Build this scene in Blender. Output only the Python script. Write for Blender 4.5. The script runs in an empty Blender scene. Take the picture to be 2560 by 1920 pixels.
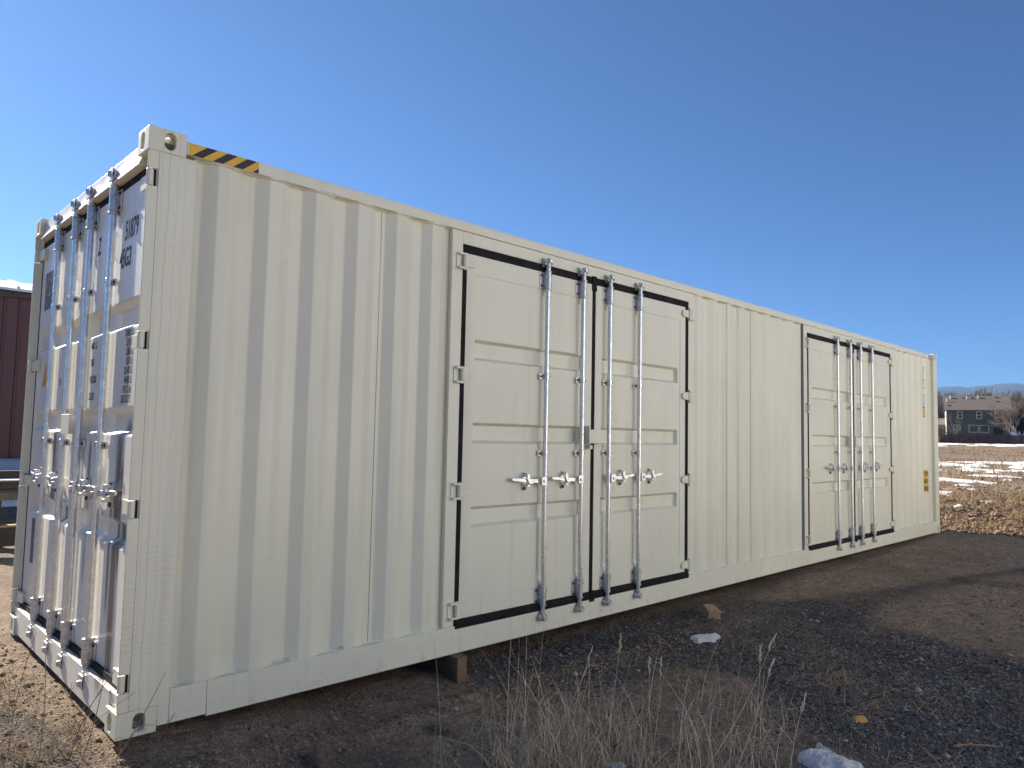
import bpy, bmesh, math, random
import numpy as np
from mathutils import Matrix, Vector

# ------------------------------------------------------------------ camera, sky, sun, exposure
sc = bpy.context.scene
COL = sc.collection
CAM = np.array([-1.09605, -3.69056, 1.43318])
YAW, PITCH, ROLL, FPX = 0.768443, 0.069920, 0.020740, 1814.5      # photo is 2560 x 1920


def cam_axes():
    d = np.array([math.cos(PITCH) * math.sin(YAW), math.cos(PITCH) * math.cos(YAW), math.sin(PITCH)])
    r = np.cross(d, [0, 0, 1]); r /= np.linalg.norm(r)
    u = np.cross(r, d)
    return (r * math.cos(ROLL) + u * math.sin(ROLL), -r * math.sin(ROLL) + u * math.cos(ROLL), d)


CX, CY, CZ = cam_axes()
cd = bpy.data.cameras.new('camera')
cam = bpy.data.objects.new('camera', cd); COL.objects.link(cam)
cam.matrix_world = Matrix(((CX[0], CY[0], -CZ[0], CAM[0]), (CX[1], CY[1], -CZ[1], CAM[1]), (CX[2], CY[2], -CZ[2], CAM[2]), (0, 0, 0, 1)))
cd.sensor_width = 36.0
cd.lens = FPX / 2560 * 36.0
cd.clip_start = 0.05
cd.clip_end = 20000
sc.camera = cam

SUN_EL, SUN_AZ = math.radians(30.0), math.radians(7.3)            # the sun stands over +y, a little to -x
TO_SUN = Vector((-math.sin(SUN_AZ) * math.cos(SUN_EL), math.cos(SUN_AZ) * math.cos(SUN_EL), math.sin(SUN_EL)))
world = bpy.data.worlds.new('World'); sc.world = world
world.use_nodes = True
nt = world.node_tree
sky = nt.nodes.new('ShaderNodeTexSky')
sky.sky_type = 'NISHITA'
sky.sun_disc = False
sky.sun_elevation = SUN_EL
sky.sun_rotation = -SUN_AZ
sky.altitude = 1500
sky.air_density = 0.75
sky.dust_density = 0.22
sky.ozone_density = 9.0
bg = nt.nodes['Background']
nt.links.new(sky.outputs[0], bg.inputs[0])
bg.inputs[1].default_value = 0.064
sl = bpy.data.lights.new('sun', 'SUN')
sl.energy = 5.0
sl.angle = math.radians(0.53)
sl.color = (1.0, 0.91, 0.78)
sun = bpy.data.objects.new('sun', sl); COL.objects.link(sun)
sun.rotation_euler = TO_SUN.to_track_quat('Z', 'Y').to_euler()
sc.view_settings.view_transform = 'Standard'
sc.view_settings.look = 'None'
sc.view_settings.exposure = 1.24
sc.view_settings.gamma = 1.0
sc.view_settings.use_curve_mapping = False

random.seed(7)
RNG = np.random.default_rng(11)


# ------------------------------------------------------------------ helpers
def ray(u, v):
    return CX * ((u - 1280) / FPX) + CY * (-(v - 960) / FPX) + CZ


def at(u, v, ax, c):                 # the point of the place that photo pixel (u, v) shows on the plane axis = c
    d = ray(u, v); t = (c - CAM[ax]) / d[ax]
    return CAM + t * d


def at_depth(u, v, depth):
    return CAM + ray(u, v) * depth


def tag(o, label=None, cat=None, group=None, kind=None):
    if label: o['label'] = label
    if cat: o['category'] = cat
    if group: o['group'] = group
    if kind: o['kind'] = kind
    return o


def empty(name, loc, label=None, cat=None, group=None):
    o = bpy.data.objects.new(name, None); COL.objects.link(o)
    o.location = loc
    o.empty_display_size = 0.2
    return tag(o, label, cat, group)


def adopt(o, parent):
    if parent is not None:
        o.parent = parent
        root = parent
        if root.type == 'EMPTY':
            o.matrix_parent_inverse = Matrix.Translation(-Vector(root.location))
    return o


class MB:
    def __init__(self, T=None):
        self.v = []; self.f = []; self.T = T

    def add(self, vs, fs):
        b = len(self.v)
        self.v += [tuple(p) for p in vs]
        self.f += [tuple(i + b for i in f) for f in fs]
        return self

    def box(self, x0, x1, y0, y1, z0, z1):
        return self.add([(x0, y0, z0), (x1, y0, z0), (x1, y1, z0), (x0, y1, z0), (x0, y0, z1), (x1, y0, z1), (x1, y1, z1), (x0, y1, z1)],
                        [(0, 3, 2, 1), (4, 5, 6, 7), (0, 1, 5, 4), (1, 2, 6, 5), (2, 3, 7, 6), (3, 0, 4, 7)])

    def prism(self, poly, axis, a, b):          # poly in the two other axes (cyclic order kept), extruded along axis
        n = len(poly)
        def put(p, c):
            if axis == 0: return (c, p[0], p[1])
            if axis == 1: return (p[0], c, p[1])
            return (p[0], p[1], c)
        return self.add([put(p, a) for p in poly] + [put(p, b) for p in poly],
                        [tuple(range(n))[::-1], tuple(range(n, 2 * n))] + [(i, (i + 1) % n, n + (i + 1) % n, n + i) for i in range(n)])

    def cyl(self, p0, p1, r0, r1=None, n=12):
        r1 = r0 if r1 is None else r1
        p0 = Vector(p0); p1 = Vector(p1); d = (p1 - p0).normalized()
        a = d.orthogonal().normalized(); b = d.cross(a)
        vs = []
        for p, r in ((p0, r0), (p1, r1)):
            for k in range(n):
                t = 2 * math.pi * k / n
                vs.append(p + a * (r * math.cos(t)) + b * (r * math.sin(t)))
        return self.add(vs, [tuple(range(n))[::-1], tuple(range(n, 2 * n))] + [(k, (k + 1) % n, n + (k + 1) % n, n + k) for k in range(n)])

    def tube(self, pts, rad, n=6):
        pts = [Vector(p) for p in pts]
        rads = rad if isinstance(rad, (list, tuple)) else [rad] * len(pts)
        vs = []; fs = []
        ref = None
        for i, p in enumerate(pts):
            d = (pts[min(i + 1, len(pts) - 1)] - pts[max(i - 1, 0)]).normalized()
            if ref is None: ref = d.orthogonal().normalized()
            a = (ref - d * ref.dot(d))
            a = a.normalized() if a.length > 1e-6 else d.orthogonal().normalized()
            ref = a; b = d.cross(a)
            for k in range(n):
                t = 2 * math.pi * k / n
                vs.append(p + a * (rads[i] * math.cos(t)) + b * (rads[i] * math.sin(t)))
        for i in range(len(pts) - 1):
            for k in range(n):
                fs.append((i * n + k, i * n + (k + 1) % n, (i + 1) * n + (k + 1) % n, (i + 1) * n + k))
        fs.append(tuple(range(n))[::-1]); fs.append(tuple(range((len(pts) - 1) * n, len(pts) * n)))
        return self.add(vs, fs)

    def plate_hole(self, u0, u1, z0, z1, w0, w1, hole, put):
        """rectangular plate with a hole (list of (u, z) round its centre), thickness w0..w1; put(u, w, z) -> point"""
        cu = sum(p[0] for p in hole) / len(hole); cz = sum(p[1] for p in hole) / len(hole)
        def out(p):
            du, dz = p[0] - cu, p[1] - cz
            t = min(((u1 - cu) / du if du > 0 else (u0 - cu) / du) if abs(du) > 1e-9 else 1e9,
                    ((z1 - cz) / dz if dz > 0 else (z0 - cz) / dz) if abs(dz) > 1e-9 else 1e9)
            return (cu + du * t, cz + dz * t)
        hs = list(hole)
        outs = [out(p) for p in hs]
        for c in ((u0, z0), (u1, z0), (u1, z1), (u0, z1)):        # snap the nearest outer point to each corner
            k = min(range(len(outs)), key=lambda i: (outs[i][0] - c[0]) ** 2 + (outs[i][1] - c[1]) ** 2)
            outs[k] = c
        n = len(hs)
        vs = []
        for w in (w0, w1):
            vs += [put(p[0], w, p[1]) for p in outs] + [put(p[0], w, p[1]) for p in hs]
        fs = []
        for k in range(n):
            j = (k + 1) % n
            fs += [(k, j, n + j, n + k), (2 * n + k, 3 * n + k, 3 * n + j, 2 * n + j),
                   (k, 2 * n + k, 2 * n + j, j), (n + k, n + j, 3 * n + j, 3 * n + k)]
        return self.add(vs, fs)

    def build(self, name, mat, parent=None, bevel=0.0, smooth=True, angle=38, recalc=True, seg=2):
        T = self.T
        vs = [T(*p) for p in self.v] if T else self.v
        me = bpy.data.meshes.new(name)
        me.from_pydata([tuple(p) for p in vs], [], self.f)
        if recalc:
            bm = bmesh.new(); bm.from_mesh(me)
            bmesh.ops.recalc_face_normals(bm, faces=bm.faces)
            bm.to_mesh(me); bm.free()
        if smooth:
            me.polygons.foreach_set('use_smooth', [True] * len(me.polygons))
            me.set_sharp_from_angle(angle=math.radians(angle))
        me.materials.append(mat)
        o = bpy.data.objects.new(name, me); COL.objects.link(o)
        if bevel:
            m = o.modifiers.new('bevel', 'BEVEL'); m.width = bevel; m.segments = seg; m.limit_method = 'ANGLE'
            m.angle_limit = math.radians(40); m.harden_normals = False
        return adopt(o, parent)


def mesh_np(name, verts, faces, mat, parent=None, cols=None, smooth=False):
    me = bpy.data.meshes.new(name)
    verts = np.asarray(verts, dtype=np.float32); faces = np.asarray(faces, dtype=np.int32)
    nv, (nf, k) = len(verts), faces.shape
    me.vertices.add(nv); me.vertices.foreach_set('co', verts.ravel())
    me.loops.add(nf * k); me.loops.foreach_set('vertex_index', faces.ravel())
    me.polygons.add(nf)
    me.polygons.foreach_set('loop_start', np.arange(0, nf * k, k, dtype=np.int32))
    me.polygons.foreach_set('loop_total', np.full(nf, k, dtype=np.int32))
    if smooth: me.polygons.foreach_set('use_smooth', np.ones(nf, dtype=bool))
    me.update(calc_edges=True)
    if cols is not None:
        a = me.color_attributes.new('tint', 'FLOAT_COLOR', 'POINT')
        c = np.ones((nv, 4), dtype=np.float32); c[:, :cols.shape[1]] = cols
        a.data.foreach_set('color', c.ravel())
    me.materials.append(mat)
    o = bpy.data.objects.new(name, me); COL.objects.link(o)
    return adopt(o, parent)


def _h(ix, iy, s):
    n = (ix.astype(np.int64) * 374761393 + iy.astype(np.int64) * 668265263 + s * 982451653) & 0x7fffffff
    n = ((n ^ (n >> 13)) * 1274126177) & 0x7fffffff
    return ((n ^ (n >> 16)) & 0xffff) / 65535.0


def vnoise(x, y, s=0):
    x = np.asarray(x, float); y = np.asarray(y, float)
    ix, iy = np.floor(x), np.floor(y); fx, fy = x - ix, y - iy
    fx = fx * fx * (3 - 2 * fx); fy = fy * fy * (3 - 2 * fy)
    a, b, c, d = _h(ix, iy, s), _h(ix + 1, iy, s), _h(ix, iy + 1, s), _h(ix + 1, iy + 1, s)
    return (a * (1 - fx) + b * fx) * (1 - fy) + (c * (1 - fx) + d * fx) * fy - 0.5


def fbm(x, y, s=0, o=4):
    t = 0; a = 1.0
    for k in range(o):
        t = t + a * vnoise(x * 2 ** k + 17.3 * k, y * 2 ** k - 9.1 * k, s + k); a *= 0.5
    return t


# ------------------------------------------------------------------ materials
MATS = {}


class NB:
    """small node-graph builder"""
    def __init__(self, name):
        self.m = bpy.data.materials.new(name); self.m.use_nodes = True
        self.t = self.m.node_tree; self.b = self.t.nodes['Principled BSDF']

    def n(self, kind, **kw):
        x = self.t.nodes.new(kind)
        for k, v in kw.items(): setattr(x, k, v)
        return x

    def link(self, a, b): self.t.links.new(a, b)

    def val(self, sock, v):
        if isinstance(v, (int, float)): sock.default_value = v
        elif isinstance(v, (tuple, list)): sock.default_value = (*v, 1.0)[:4] if len(v) == 3 and len(sock.default_value) == 4 else v
        else: self.link(v, sock)

    def coords(self, scale=(1, 1, 1), loc=(0, 0, 0)):
        tc = self.n('ShaderNodeTexCoord'); mp = self.n('ShaderNodeMapping')
        self.link(tc.outputs['Object'], mp.inputs[0]); mp.inputs['Scale'].default_value = scale; mp.inputs['Location'].default_value = loc
        return mp.outputs[0]

    def noise(self, scale, detail=4, rough=0.55, vec=None, dist=0.0):
        x = self.n('ShaderNodeTexNoise'); x.inputs['Scale'].default_value = scale; x.inputs['Detail'].default_value = detail
        x.inputs['Roughness'].default_value = rough; x.inputs['Distortion'].default_value = dist
        self.link(vec if vec is not None else self.coords(), x.inputs['Vector'])
        return x.outputs['Fac']

    def math(self, op, a, b=0.0, c=0.0, clamp=False):
        x = self.n('ShaderNodeMath', operation=op, use_clamp=clamp)
        self.val(x.inputs[0], a); self.val(x.inputs[1], b); self.val(x.inputs[2], c)
        return x.outputs[0]

    def ramp(self, v, a, b, lo=0.0, hi=1.0):
        x = self.n('ShaderNodeMapRange', interpolation_type='SMOOTHSTEP')
        self.val(x.inputs[0], v)
        for i, q in enumerate((a, b, lo, hi)): x.inputs[i + 1].default_value = q
        return x.outputs[0]

    def mix(self, f, a, b, mode='MIX'):
        x = self.n('ShaderNodeMix', data_type='RGBA', blend_type=mode)
        self.val(x.inputs[0], f); self.val(x.inputs[6], a); self.val(x.inputs[7], b)
        return x.outputs[2]

    def sep(self):
        tc = self.n('ShaderNodeTexCoord'); s = self.n('ShaderNodeSeparateXYZ'); self.link(tc.outputs['Object'], s.inputs[0])
        return s.outputs

    def bump(self, h, strength=0.3, dist=0.01):
        x = self.n('ShaderNodeBump'); x.inputs['Strength'].default_value = strength; x.inputs['Distance'].default_value = dist
        self.link(h, x.inputs['Height']); self.link(x.outputs[0], self.b.inputs['Normal'])

    def done(self, color, rough=0.5, metal=0.0, spec=None):
        self.val(self.b.inputs['Base Color'], color); self.val(self.b.inputs['Roughness'], rough); self.val(self.b.inputs['Metallic'], metal)
        if spec is not None: self.b.inputs['Specular IOR Level'].default_value = spec
        MATS[self.m.name] = self.m
        return self.m


def simple(name, col, rough=0.6, metal=0.0, var=0.15, scale=20, bump=0.0, spec=None):
    b = NB(name)
    f = b.noise(scale, 5)
    c2 = tuple(x * (1 - var) for x in col); c1 = tuple(min(1, x * (1 + var)) for x in col)
    if bump: b.bump(b.noise(scale * 3, 4), bump, 0.01)
    return b.done(b.mix(b.ramp(f, .3, .7), c1, c2), rough, metal, spec)


def paint(name, base, end_stains=False, post=False):
    b = NB(name)
    X, Y, Z = b.sep()
    big = b.noise(0.9, 4, .55)
    streak = b.noise(1.0, 5, .6, b.coords((9, 9, .45)))
    fine = b.noise(60, 3, .6)
    c = b.mix(b.ramp(big, .3, .7), tuple(x * .95 for x in base), tuple(x * 1.03 for x in base))
    c = b.mix(b.math('MULTIPLY', b.ramp(streak, .52, .78), .16), c, (.33, .30, .22))
    c = b.mix(b.math('MULTIPLY', b.ramp(fine, .62, .8), .10), c, (.25, .23, .19))
    # scuffs: thin, nearly level scratches broken up by noise
    sv = b.coords((1.1, 1.1, 26))
    sc1 = b.noise(3.0, 3, .55, sv, 1.6)
    line = b.math('SUBTRACT', 1.0, b.ramp(b.math('ABSOLUTE', b.math('SUBTRACT', sc1, .5)), .0, .006))
    gate = b.ramp(b.noise(3.7, 3, .5), .57, .64)
    c = b.mix(b.math('MULTIPLY', b.math('MULTIPLY', line, gate), .38), c, (.12, .11, .10))
    # little chips and rust flecks
    vor = b.n('ShaderNodeTexVoronoi'); vor.inputs['Scale'].default_value = 17; b.link(b.coords(), vor.inputs['Vector'])
    chip = b.math('MULTIPLY', b.math('SUBTRACT', 1.0, b.ramp(vor.outputs['Distance'], .03, .06)), b.ramp(b.noise(1.4, 2), .53, .62))
    c = b.mix(b.math('MULTIPLY', chip, .7), c, (.13, .085, .055))
    if post:
        # hairline runs down the post and the fan of tie-down rub marks low on it
        wob = b.math('MULTIPLY', b.math('SUBTRACT', b.noise(2.6, 5, .65), .5), .055)
        for xx, st in ((.066, .16), (.098, .34), (.139, .18), (.176, .14)):
            dd = b.math('ABSOLUTE', b.math('SUBTRACT', b.math('ADD', X, wob), xx))
            c = b.mix(b.math('MULTIPLY', b.math('SUBTRACT', 1.0, b.ramp(dd, .0006, .0022)), st), c, (.12, .11, .10))
        wv = b.n('ShaderNodeTexWave', bands_direction='Z'); wv.inputs['Scale'].default_value = 5.2; wv.inputs['Distortion'].default_value = 7.5
        wv.inputs['Detail'].default_value = 3; wv.inputs['Detail Scale'].default_value = .8
        b.link(b.coords((2.2, 1, 2.2)), wv.inputs['Vector'])
        rub = b.ramp(wv.outputs['Fac'], .975, .998)
        band = b.math('MULTIPLY', b.ramp(Z, .30, .42), b.math('SUBTRACT', 1.0, b.ramp(Z, .86, 1.0)))
        rub = b.math('MULTIPLY', b.math('MULTIPLY', rub, band), b.ramp(b.noise(7, 3), .38, .58))
        c = b.mix(b.math('MULTIPLY', rub, .34), c, (.2, .19, .17))
    if end_stains:
        # black drips that ran down from rods and label corners
        sn = b.noise(1.0, 5, .65, b.coords((26, 26, 1.4)))
        total = None
        for yy, w, z0, z1 in ((.36, .075, .05, 1.50), (.45, .03, .4, 1.1), (1.70, .09, .80, 1.46), (1.50, .04, .3, 1.2), (.90, .035, .5, 1.4), (.30, .03, .6, 1.3)):
            m = b.math('SUBTRACT', 1.0, b.ramp(b.math('ABSOLUTE', b.math('SUBTRACT', Y, yy)), w * .25, w))
            m = b.math('MULTIPLY', m, b.math('MULTIPLY', b.ramp(Z, z0, z0 + .2), b.math('SUBTRACT', 1.0, b.ramp(Z, z1 - .1, z1))))
            total = m if total is None else b.math('MAXIMUM', total, m)
        st = b.math('MULTIPLY', total, b.ramp(sn, .31, .50))
        c = b.mix(b.math('MULTIPLY', st, .88), c, (.035, .032, .03))
        spk = b.math('MULTIPLY', b.ramp(b.noise(90, 2), .63, .70), b.ramp(b.noise(3, 2), .5, .62))
        c = b.mix(b.math('MULTIPLY', spk, .6), c, (.05, .05, .05))
    b.bump(b.math('ADD', b.math('ADD', b.math('MULTIPLY', big, .8), b.math('MULTIPLY', b.noise(4.5, 3), .35)), b.math('MULTIPLY', fine, .05)), .22, .012)
    # yellow-brown runs below the hardware and road dirt splashed on the lowest rail
    run = b.noise(1.0, 5, .6, b.coords((34, 34, 1.1)))
    low = b.math('SUBTRACT', 1.0, b.ramp(Z, .16, .75))
    c = b.mix(b.math('MULTIPLY', b.math('MULTIPLY', b.ramp(run, .60, .74), low), .30), c, (.34, .24, .10))
    spl = b.math('MULTIPLY', b.ramp(b.noise(13, 6, .7), .52, .70), b.math('SUBTRACT', 1.0, b.ramp(b.math('ADD', Z, b.math('MULTIPLY', b.math('SUBTRACT', b.noise(3, 4), .5), .2)), .03, .20)))
    c = b.mix(b.math('MULTIPLY', spl, .30), c, (.24, .17, .11))
    return b.done(c, b.ramp(streak, .3, .8, .30, .50), 0.0, .5)


BASE = (.75, .73, .58)
paint('container_paint', BASE)
paint('post_paint', BASE, post=True)
paint('end_door_paint', (.76, .735, .65), end_stains=True)
b = NB('rubber'); b.done(b.mix(b.ramp(b.noise(14, 4), .4, .7), (.006, .006, .007), (.016, .015, .014)), .75, 0, .2)
simple('gap_shade_black', (.008, .008, .008), .9)  # black that paints the shade inside gaps
b = NB('galvanised')
g1 = b.noise(30, 4); g2 = b.noise(1, 5, .6, b.coords((60, 60, 5)))
cg = b.mix(b.ramp(g1, .3, .7), (.80, .80, .79), (.66, .66, .66))
cg = b.mix(b.math('MULTIPLY', b.ramp(g2, .60, .74), .55), cg, (.28, .265, .24))
vg = b.n('ShaderNodeTexVoronoi'); vg.inputs['Scale'].default_value = 45; b.link(b.coords(), vg.inputs['Vector'])
cg = b.mix(b.math('MULTIPLY', b.ramp(vg.outputs['Color'], .2, .8), .25), cg, (.55, .55, .55))
b.done(cg, b.ramp(g1, .3, .7, .26, .36), .9)
b = NB('zinc_cast')
g1 = b.noise(55, 4)
b.bump(g1, .2, .004); b.done(b.mix(b.ramp(g1, .35, .7), (.66, .66, .65), (.45, .44, .43)), .42, .85)
simple('bolt_dark', (.06, .058, .055), .5, .6)
simple('decal_yellow', (.80, .47, .04), .5, 0, .08, 8)
simple('decal_black', (.012, .012, .014), .5, 0, .2, 8)
simple('decal_blue', (.10, .125, .17), .5, 0, .15, 12)
simple('decal_orange', (.60, .30, .05), .5, 0, .12, 12)
simple('decal_white', (.72, .72, .70), .5, 0, .06, 12)
b = NB('stencil_ink'); b.done(b.mix(b.ramp(b.noise(40, 4), .55, .75), (.05, .052, .058), (.18, .18, .18)), .6)

b = NB('timber')
gr = b.noise(1, 6, .6, b.coords((6, 60, 60)), .5)
ct = b.mix(b.ramp(gr, .3, .7), (.20, .125, .072), (.10, .06, .036))
b.bump(gr, .35, .01); b.done(ct, .8)
b = NB('timber_pale')
gr = b.noise(1, 6, .6, b.coords((60, 9, 60)), .5)
b.bump(gr, .35, .01); b.done(b.mix(b.ramp(gr, .3, .7), (.42, .29, .175), (.25, .165, .10)), .8)
b = NB('end_grain')
wv = b.n('ShaderNodeTexWave', wave_type='RINGS', rings_direction='Y'); wv.inputs['Scale'].default_value = 26; wv.inputs['Distortion'].default_value = 2.5
b.link(b.coords(loc=(-2.05, 0, .2)), wv.inputs['Vector'])
b.done(b.mix(wv.outputs['Fac'], (.25, .145, .08), (.15, .085, .048)), .85)
simple('stone_grey', (.20, .185, .165), .9, 0, .3, 25, .5)
simple('stone_pale', (.36, .29, .22), .9, 0, .25, 30, .4)
simple('stone_brown', (.13, .09, .065), .95, 0, .3, 30, .6)
b = NB('snow'); b.bump(b.math('ADD', b.noise(22, 6, .65), b.math('MULTIPLY', b.noise(140, 4), .35)), 1.0, .05)
b.done(b.mix(b.ramp(b.noise(40, 4), .60, .78), (.95, .93, .89), (.6, .54, .47)), .75)


def tinted(name, rough=.8, trans=0.0, mult=(1, 1, 1)):
    b = NB(name)
    at_ = b.n('ShaderNodeAttribute', attribute_name='tint')
    c = b.mix(1.0, at_.outputs['Color'], mult, 'MULTIPLY')
    return b.done(c, rough, 0.0, .2)


tinted('dry_blade'); tinted('pebbles', .85); tinted('bark', .9)

# ground: colour comes from soil / dark gravel / field masks stored per vertex, grain from noise
b = NB('soil')
at_ = b.n('ShaderNodeAttribute', attribute_name='tint')
sx = b.n('ShaderNodeSeparateColor'); b.link(at_.outputs['Color'], sx.inputs[0])
n_f = b.noise(70, 6, .65); n_m = b.noise(9, 5, .6); n_b = b.noise(1.3, 4, .6)
vor = b.n('ShaderNodeTexVoronoi'); vor.inputs['Scale'].default_value = 75; b.link(b.coords(), vor.inputs['Vector'])
dirt = b.mix(b.ramp(n_m, .3, .7), (.345, .258, .182), (.48, .368, .268))
dirt = b.mix(b.math('MULTIPLY', b.ramp(n_b, .4, .7), .5), dirt, (.25, .185, .13))
dirt = b.mix(b.ramp(n_f, .30, .72), b.mix(.45, dirt, (.07, .05, .035)), dirt)
n_k = b.noise(26, 5, .7)
dirt = b.mix(b.ramp(n_k, .34, .60), b.mix(.50, dirt, (.055, .038, .026)), dirt)
dirt = b.mix(b.math('MULTIPLY', b.ramp(n_k, .62, .74), .45), dirt, (.44, .34, .25))
grav = b.mix(b.ramp(vor.outputs['Color'], .2, .9), (.075, .070, .065), (.19, .178, .165))
grav = b.mix(b.ramp(n_f, .35, .65), (.036, .034, .032), grav)
grav = b.mix(b.math('MULTIPLY', b.ramp(b.math('ADD', b.math('MULTIPLY', n_m, .5), b.math('MULTIPLY', n_b, .5)), .42, .62), .75), grav, (.20, .145, .10))
edge = b.math('ADD', sx.outputs[0], b.math('ADD', b.math('ADD', b.math('MULTIPLY', b.math('SUBTRACT', n_m, .5), 1.3), b.math('MULTIPLY', b.math('SUBTRACT', n_b, .5), .5)), b.math('MULTIPLY', b.math('SUBTRACT', n_f, .5), .6)))
c = b.mix(b.ramp(edge, .30, .78), dirt, grav)
field = b.mix(b.ramp(b.noise(.35, 6, .65), .35, .65), (.24, .175, .118), (.40, .31, .205))
field = b.mix(b.ramp(n_m, .35, .75), field, (.10, .07, .046))
c = b.mix(sx.outputs[1], c, field)
cov = b.math('ADD', sx.outputs[2], b.math('MULTIPLY', b.math('SUBTRACT', b.noise(.22, 6, .6), .5), 1.6))
c = b.mix(b.math('MULTIPLY', b.ramp(cov, .44, .56), b.ramp(sx.outputs[2], .01, .2)), c, (.84, .85, .87))
hb = b.math('ADD', b.math('MULTIPLY', n_f, .5), b.math('ADD', b.math('MULTIPLY', n_m, .6), b.math('MULTIPLY', vor.outputs['Distance'], .35)))
b.bump(b.math('ADD', hb, b.math('MULTIPLY', n_k, .5)), 1.0, .03)
b.done(c, .92, 0, .15)

simple('maroon_metal', (.115, .028, .032), .5, 0, .10, 3)
simple('maroon_trim', (.05, .03, .028), .5, 0, .15, 3)
simple('roof_white', (.74, .75, .76), .45, 0, .05, 3)
simple('steel_black', (.022, .022, .024), .5, .2, .3, 12)
simple('steel_grey', (.11, .10, .092), .6, .2, .25, 10)
simple('plywood', (.33, .21, .11), .8, 0, .25, 8)
simple('tyre', (.02, .02, .02), .85)
b = NB('house_green')
X, Y, Z = b.sep()
b.done(b.mix(b.ramp(b.noise(.8, 4), .3, .7), (.085, .094, .074), (.105, .114, .092)), .75)
b = NB('house_tan'); b.done(b.mix(b.ramp(b.noise(.8, 4), .3, .7), (.24, .20, .15), (.28, .235, .18)), .75)
b = NB('shingle'); b.bump(b.noise(8, 3), .5, .03)
b.done(b.mix(b.ramp(b.noise(9, 5, .7), .3, .7), (.10, .082, .068), (.17, .14, .115)), .9)
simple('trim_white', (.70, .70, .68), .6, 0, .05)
b = NB('window_glass'); b.done((.03, .035, .04), .06, 0.0, .6)
simple('dark_interior', (.02, .02, .022), .8)
simple('fence_wood', (.10, .055, .048), .85, 0, .35, 1.5)
simple('vent_metal', (.65, .65, .66), .35, .6)
b = NB('rock_range'); b.done(b.mix(b.ramp(b.noise(.004, 6, .6), .35, .65), (.035, .045, .05), (.07, .07, .07)), .95)
M = MATS

# ------------------------------------------------------------------ ground
GX = [-6000, -60, -3, -.6, .3, 1.1, 2.0, 4.0, 8.0, 12.19, 13.0, 16.0, 40, 128, 300, 6000]
GZ = [-.06, -.06, -.05, -.04, -.05, -.115, -.13, -.13, -.085, -.03, .03, .20, .50, 1.62, 2.0, 2.0]


def ground_z(x, y, detail=True):
    x = np.asarray(x, float); y = np.asarray(y, float)
    z = np.interp(x, GX, GZ)
    near = np.exp(-((x - 5) ** 2 / 220.0 + (y + 1) ** 2 / 90.0))
    z = z + .045 * fbm(x * .55, y * .55, 3, 3) * np.clip(.35 + .65 * near, 0, 1)
    z = z + np.where((y < -.4) & (x > 8), np.clip((-.4 - y) * .035, 0, .06), 0)
    rut = .035 * np.exp(-((y + .42 + .12 * vnoise(x * .9, 0 * x, 5)) / .10) ** 2) * np.clip((x + .2) / .6, 0, 1) * np.clip((4.2 - x) / 1.2, 0, 1)
    z = z + rut * (1 + 1.2 * vnoise(x * 9, y * 9, 6)) - .03 * np.exp(-((y + .15) / .14) ** 2) * np.clip((x + .2) / .6, 0, 1) * np.clip((4.5 - x) / 1.2, 0, 1)
    if detail:
        berm = np.clip((x - 12.6) / 1.2, 0, 1) * np.clip((26 - x) / 6, 0, 1)
        z = z + .020 * fbm(x * 5, y * 5, 9, 3) + .009 * fbm(x * 19, y * 19, 12, 2) + berm * .16 * fbm(x * 1.7, y * 1.7, 15, 4)
        far = np.clip((x - 26) / 30, 0, 1)
        z = z + far * .10 * fbm(x * .3, y * .3, 18, 3)
    return z


def steps(*spec):
    out = []
    for a, b_, s in spec:
        n = max(1, int(round((b_ - a) / s)))
        out += list(np.linspace(a, b_, n, endpoint=False))
    out.append(spec[-1][1])
    return np.array(out)


def grow(start, end, first, ratio):
    v = [start]; s = first
    while v[-1] < end: v.append(v[-1] + s); s *= ratio
    v[-1] = end
    return np.array(v)


gx = np.concatenate([-grow(2.2, 6000, .12, 1.16)[::-1], steps((-2.2, -1.0, .06), (-1.0, 5.0, .026), (5.0, 13, .05), (13, 24, .09))[1:], grow(24, 6000, .2, 1.07)[1:]])
gy = np.concatenate([-grow(3.6, 6000, .12, 1.14)[::-1], steps((-3.6, -2.6, .05), (-2.6, .3, .026), (.3, 3.2, .07))[1:], grow(3.2, 6000, .15, 1.13)[1:]])
XX, YY = np.meshgrid(gx, gy, indexing='ij')
ZZ = ground_z(XX, YY)
nx, ny = len(gx), len(gy)
I = np.arange(nx * ny).reshape(nx, ny)
quads = np.stack([I[:-1, :-1], I[1:, :-1], I[1:, 1:], I[:-1, 1:]], -1).reshape(-1, 4)


def poly_px(pts, z=-.1):
    return [tuple(at(u, v, 2, z)[:2]) for u, v in pts]


def inside(px, py, poly):
    r = np.zeros(px.shape, bool); n = len(poly); j = n - 1
    for i in range(n):
        xi, yi = poly[i]; xj, yj = poly[j]
        with np.errstate(divide='ignore', invalid='ignore'):
            r ^= ((yi > py) != (yj > py)) & (px < (xj - xi) * (py - yi) / (yj - yi + 1e-12) + xi)
        j = i
    return r


def edge_mask(px, py, poly, soft=.12):
    d = np.full(px.shape, 1e9); n = len(poly)
    for i in range(n):
        a = np.array(poly[i]); c_ = np.array(poly[(i + 1) % n]); e = c_ - a
        t = np.clip(((px - a[0]) * e[0] + (py - a[1]) * e[1]) / (e @ e), 0, 1)
        d = np.minimum(d, np.hypot(px - a[0] - t * e[0], py - a[1] - t * e[1]))
    d = np.where(inside(px, py, poly), d, -d)
    return np.clip(.5 + d / (2 * soft), 0, 1)


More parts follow.
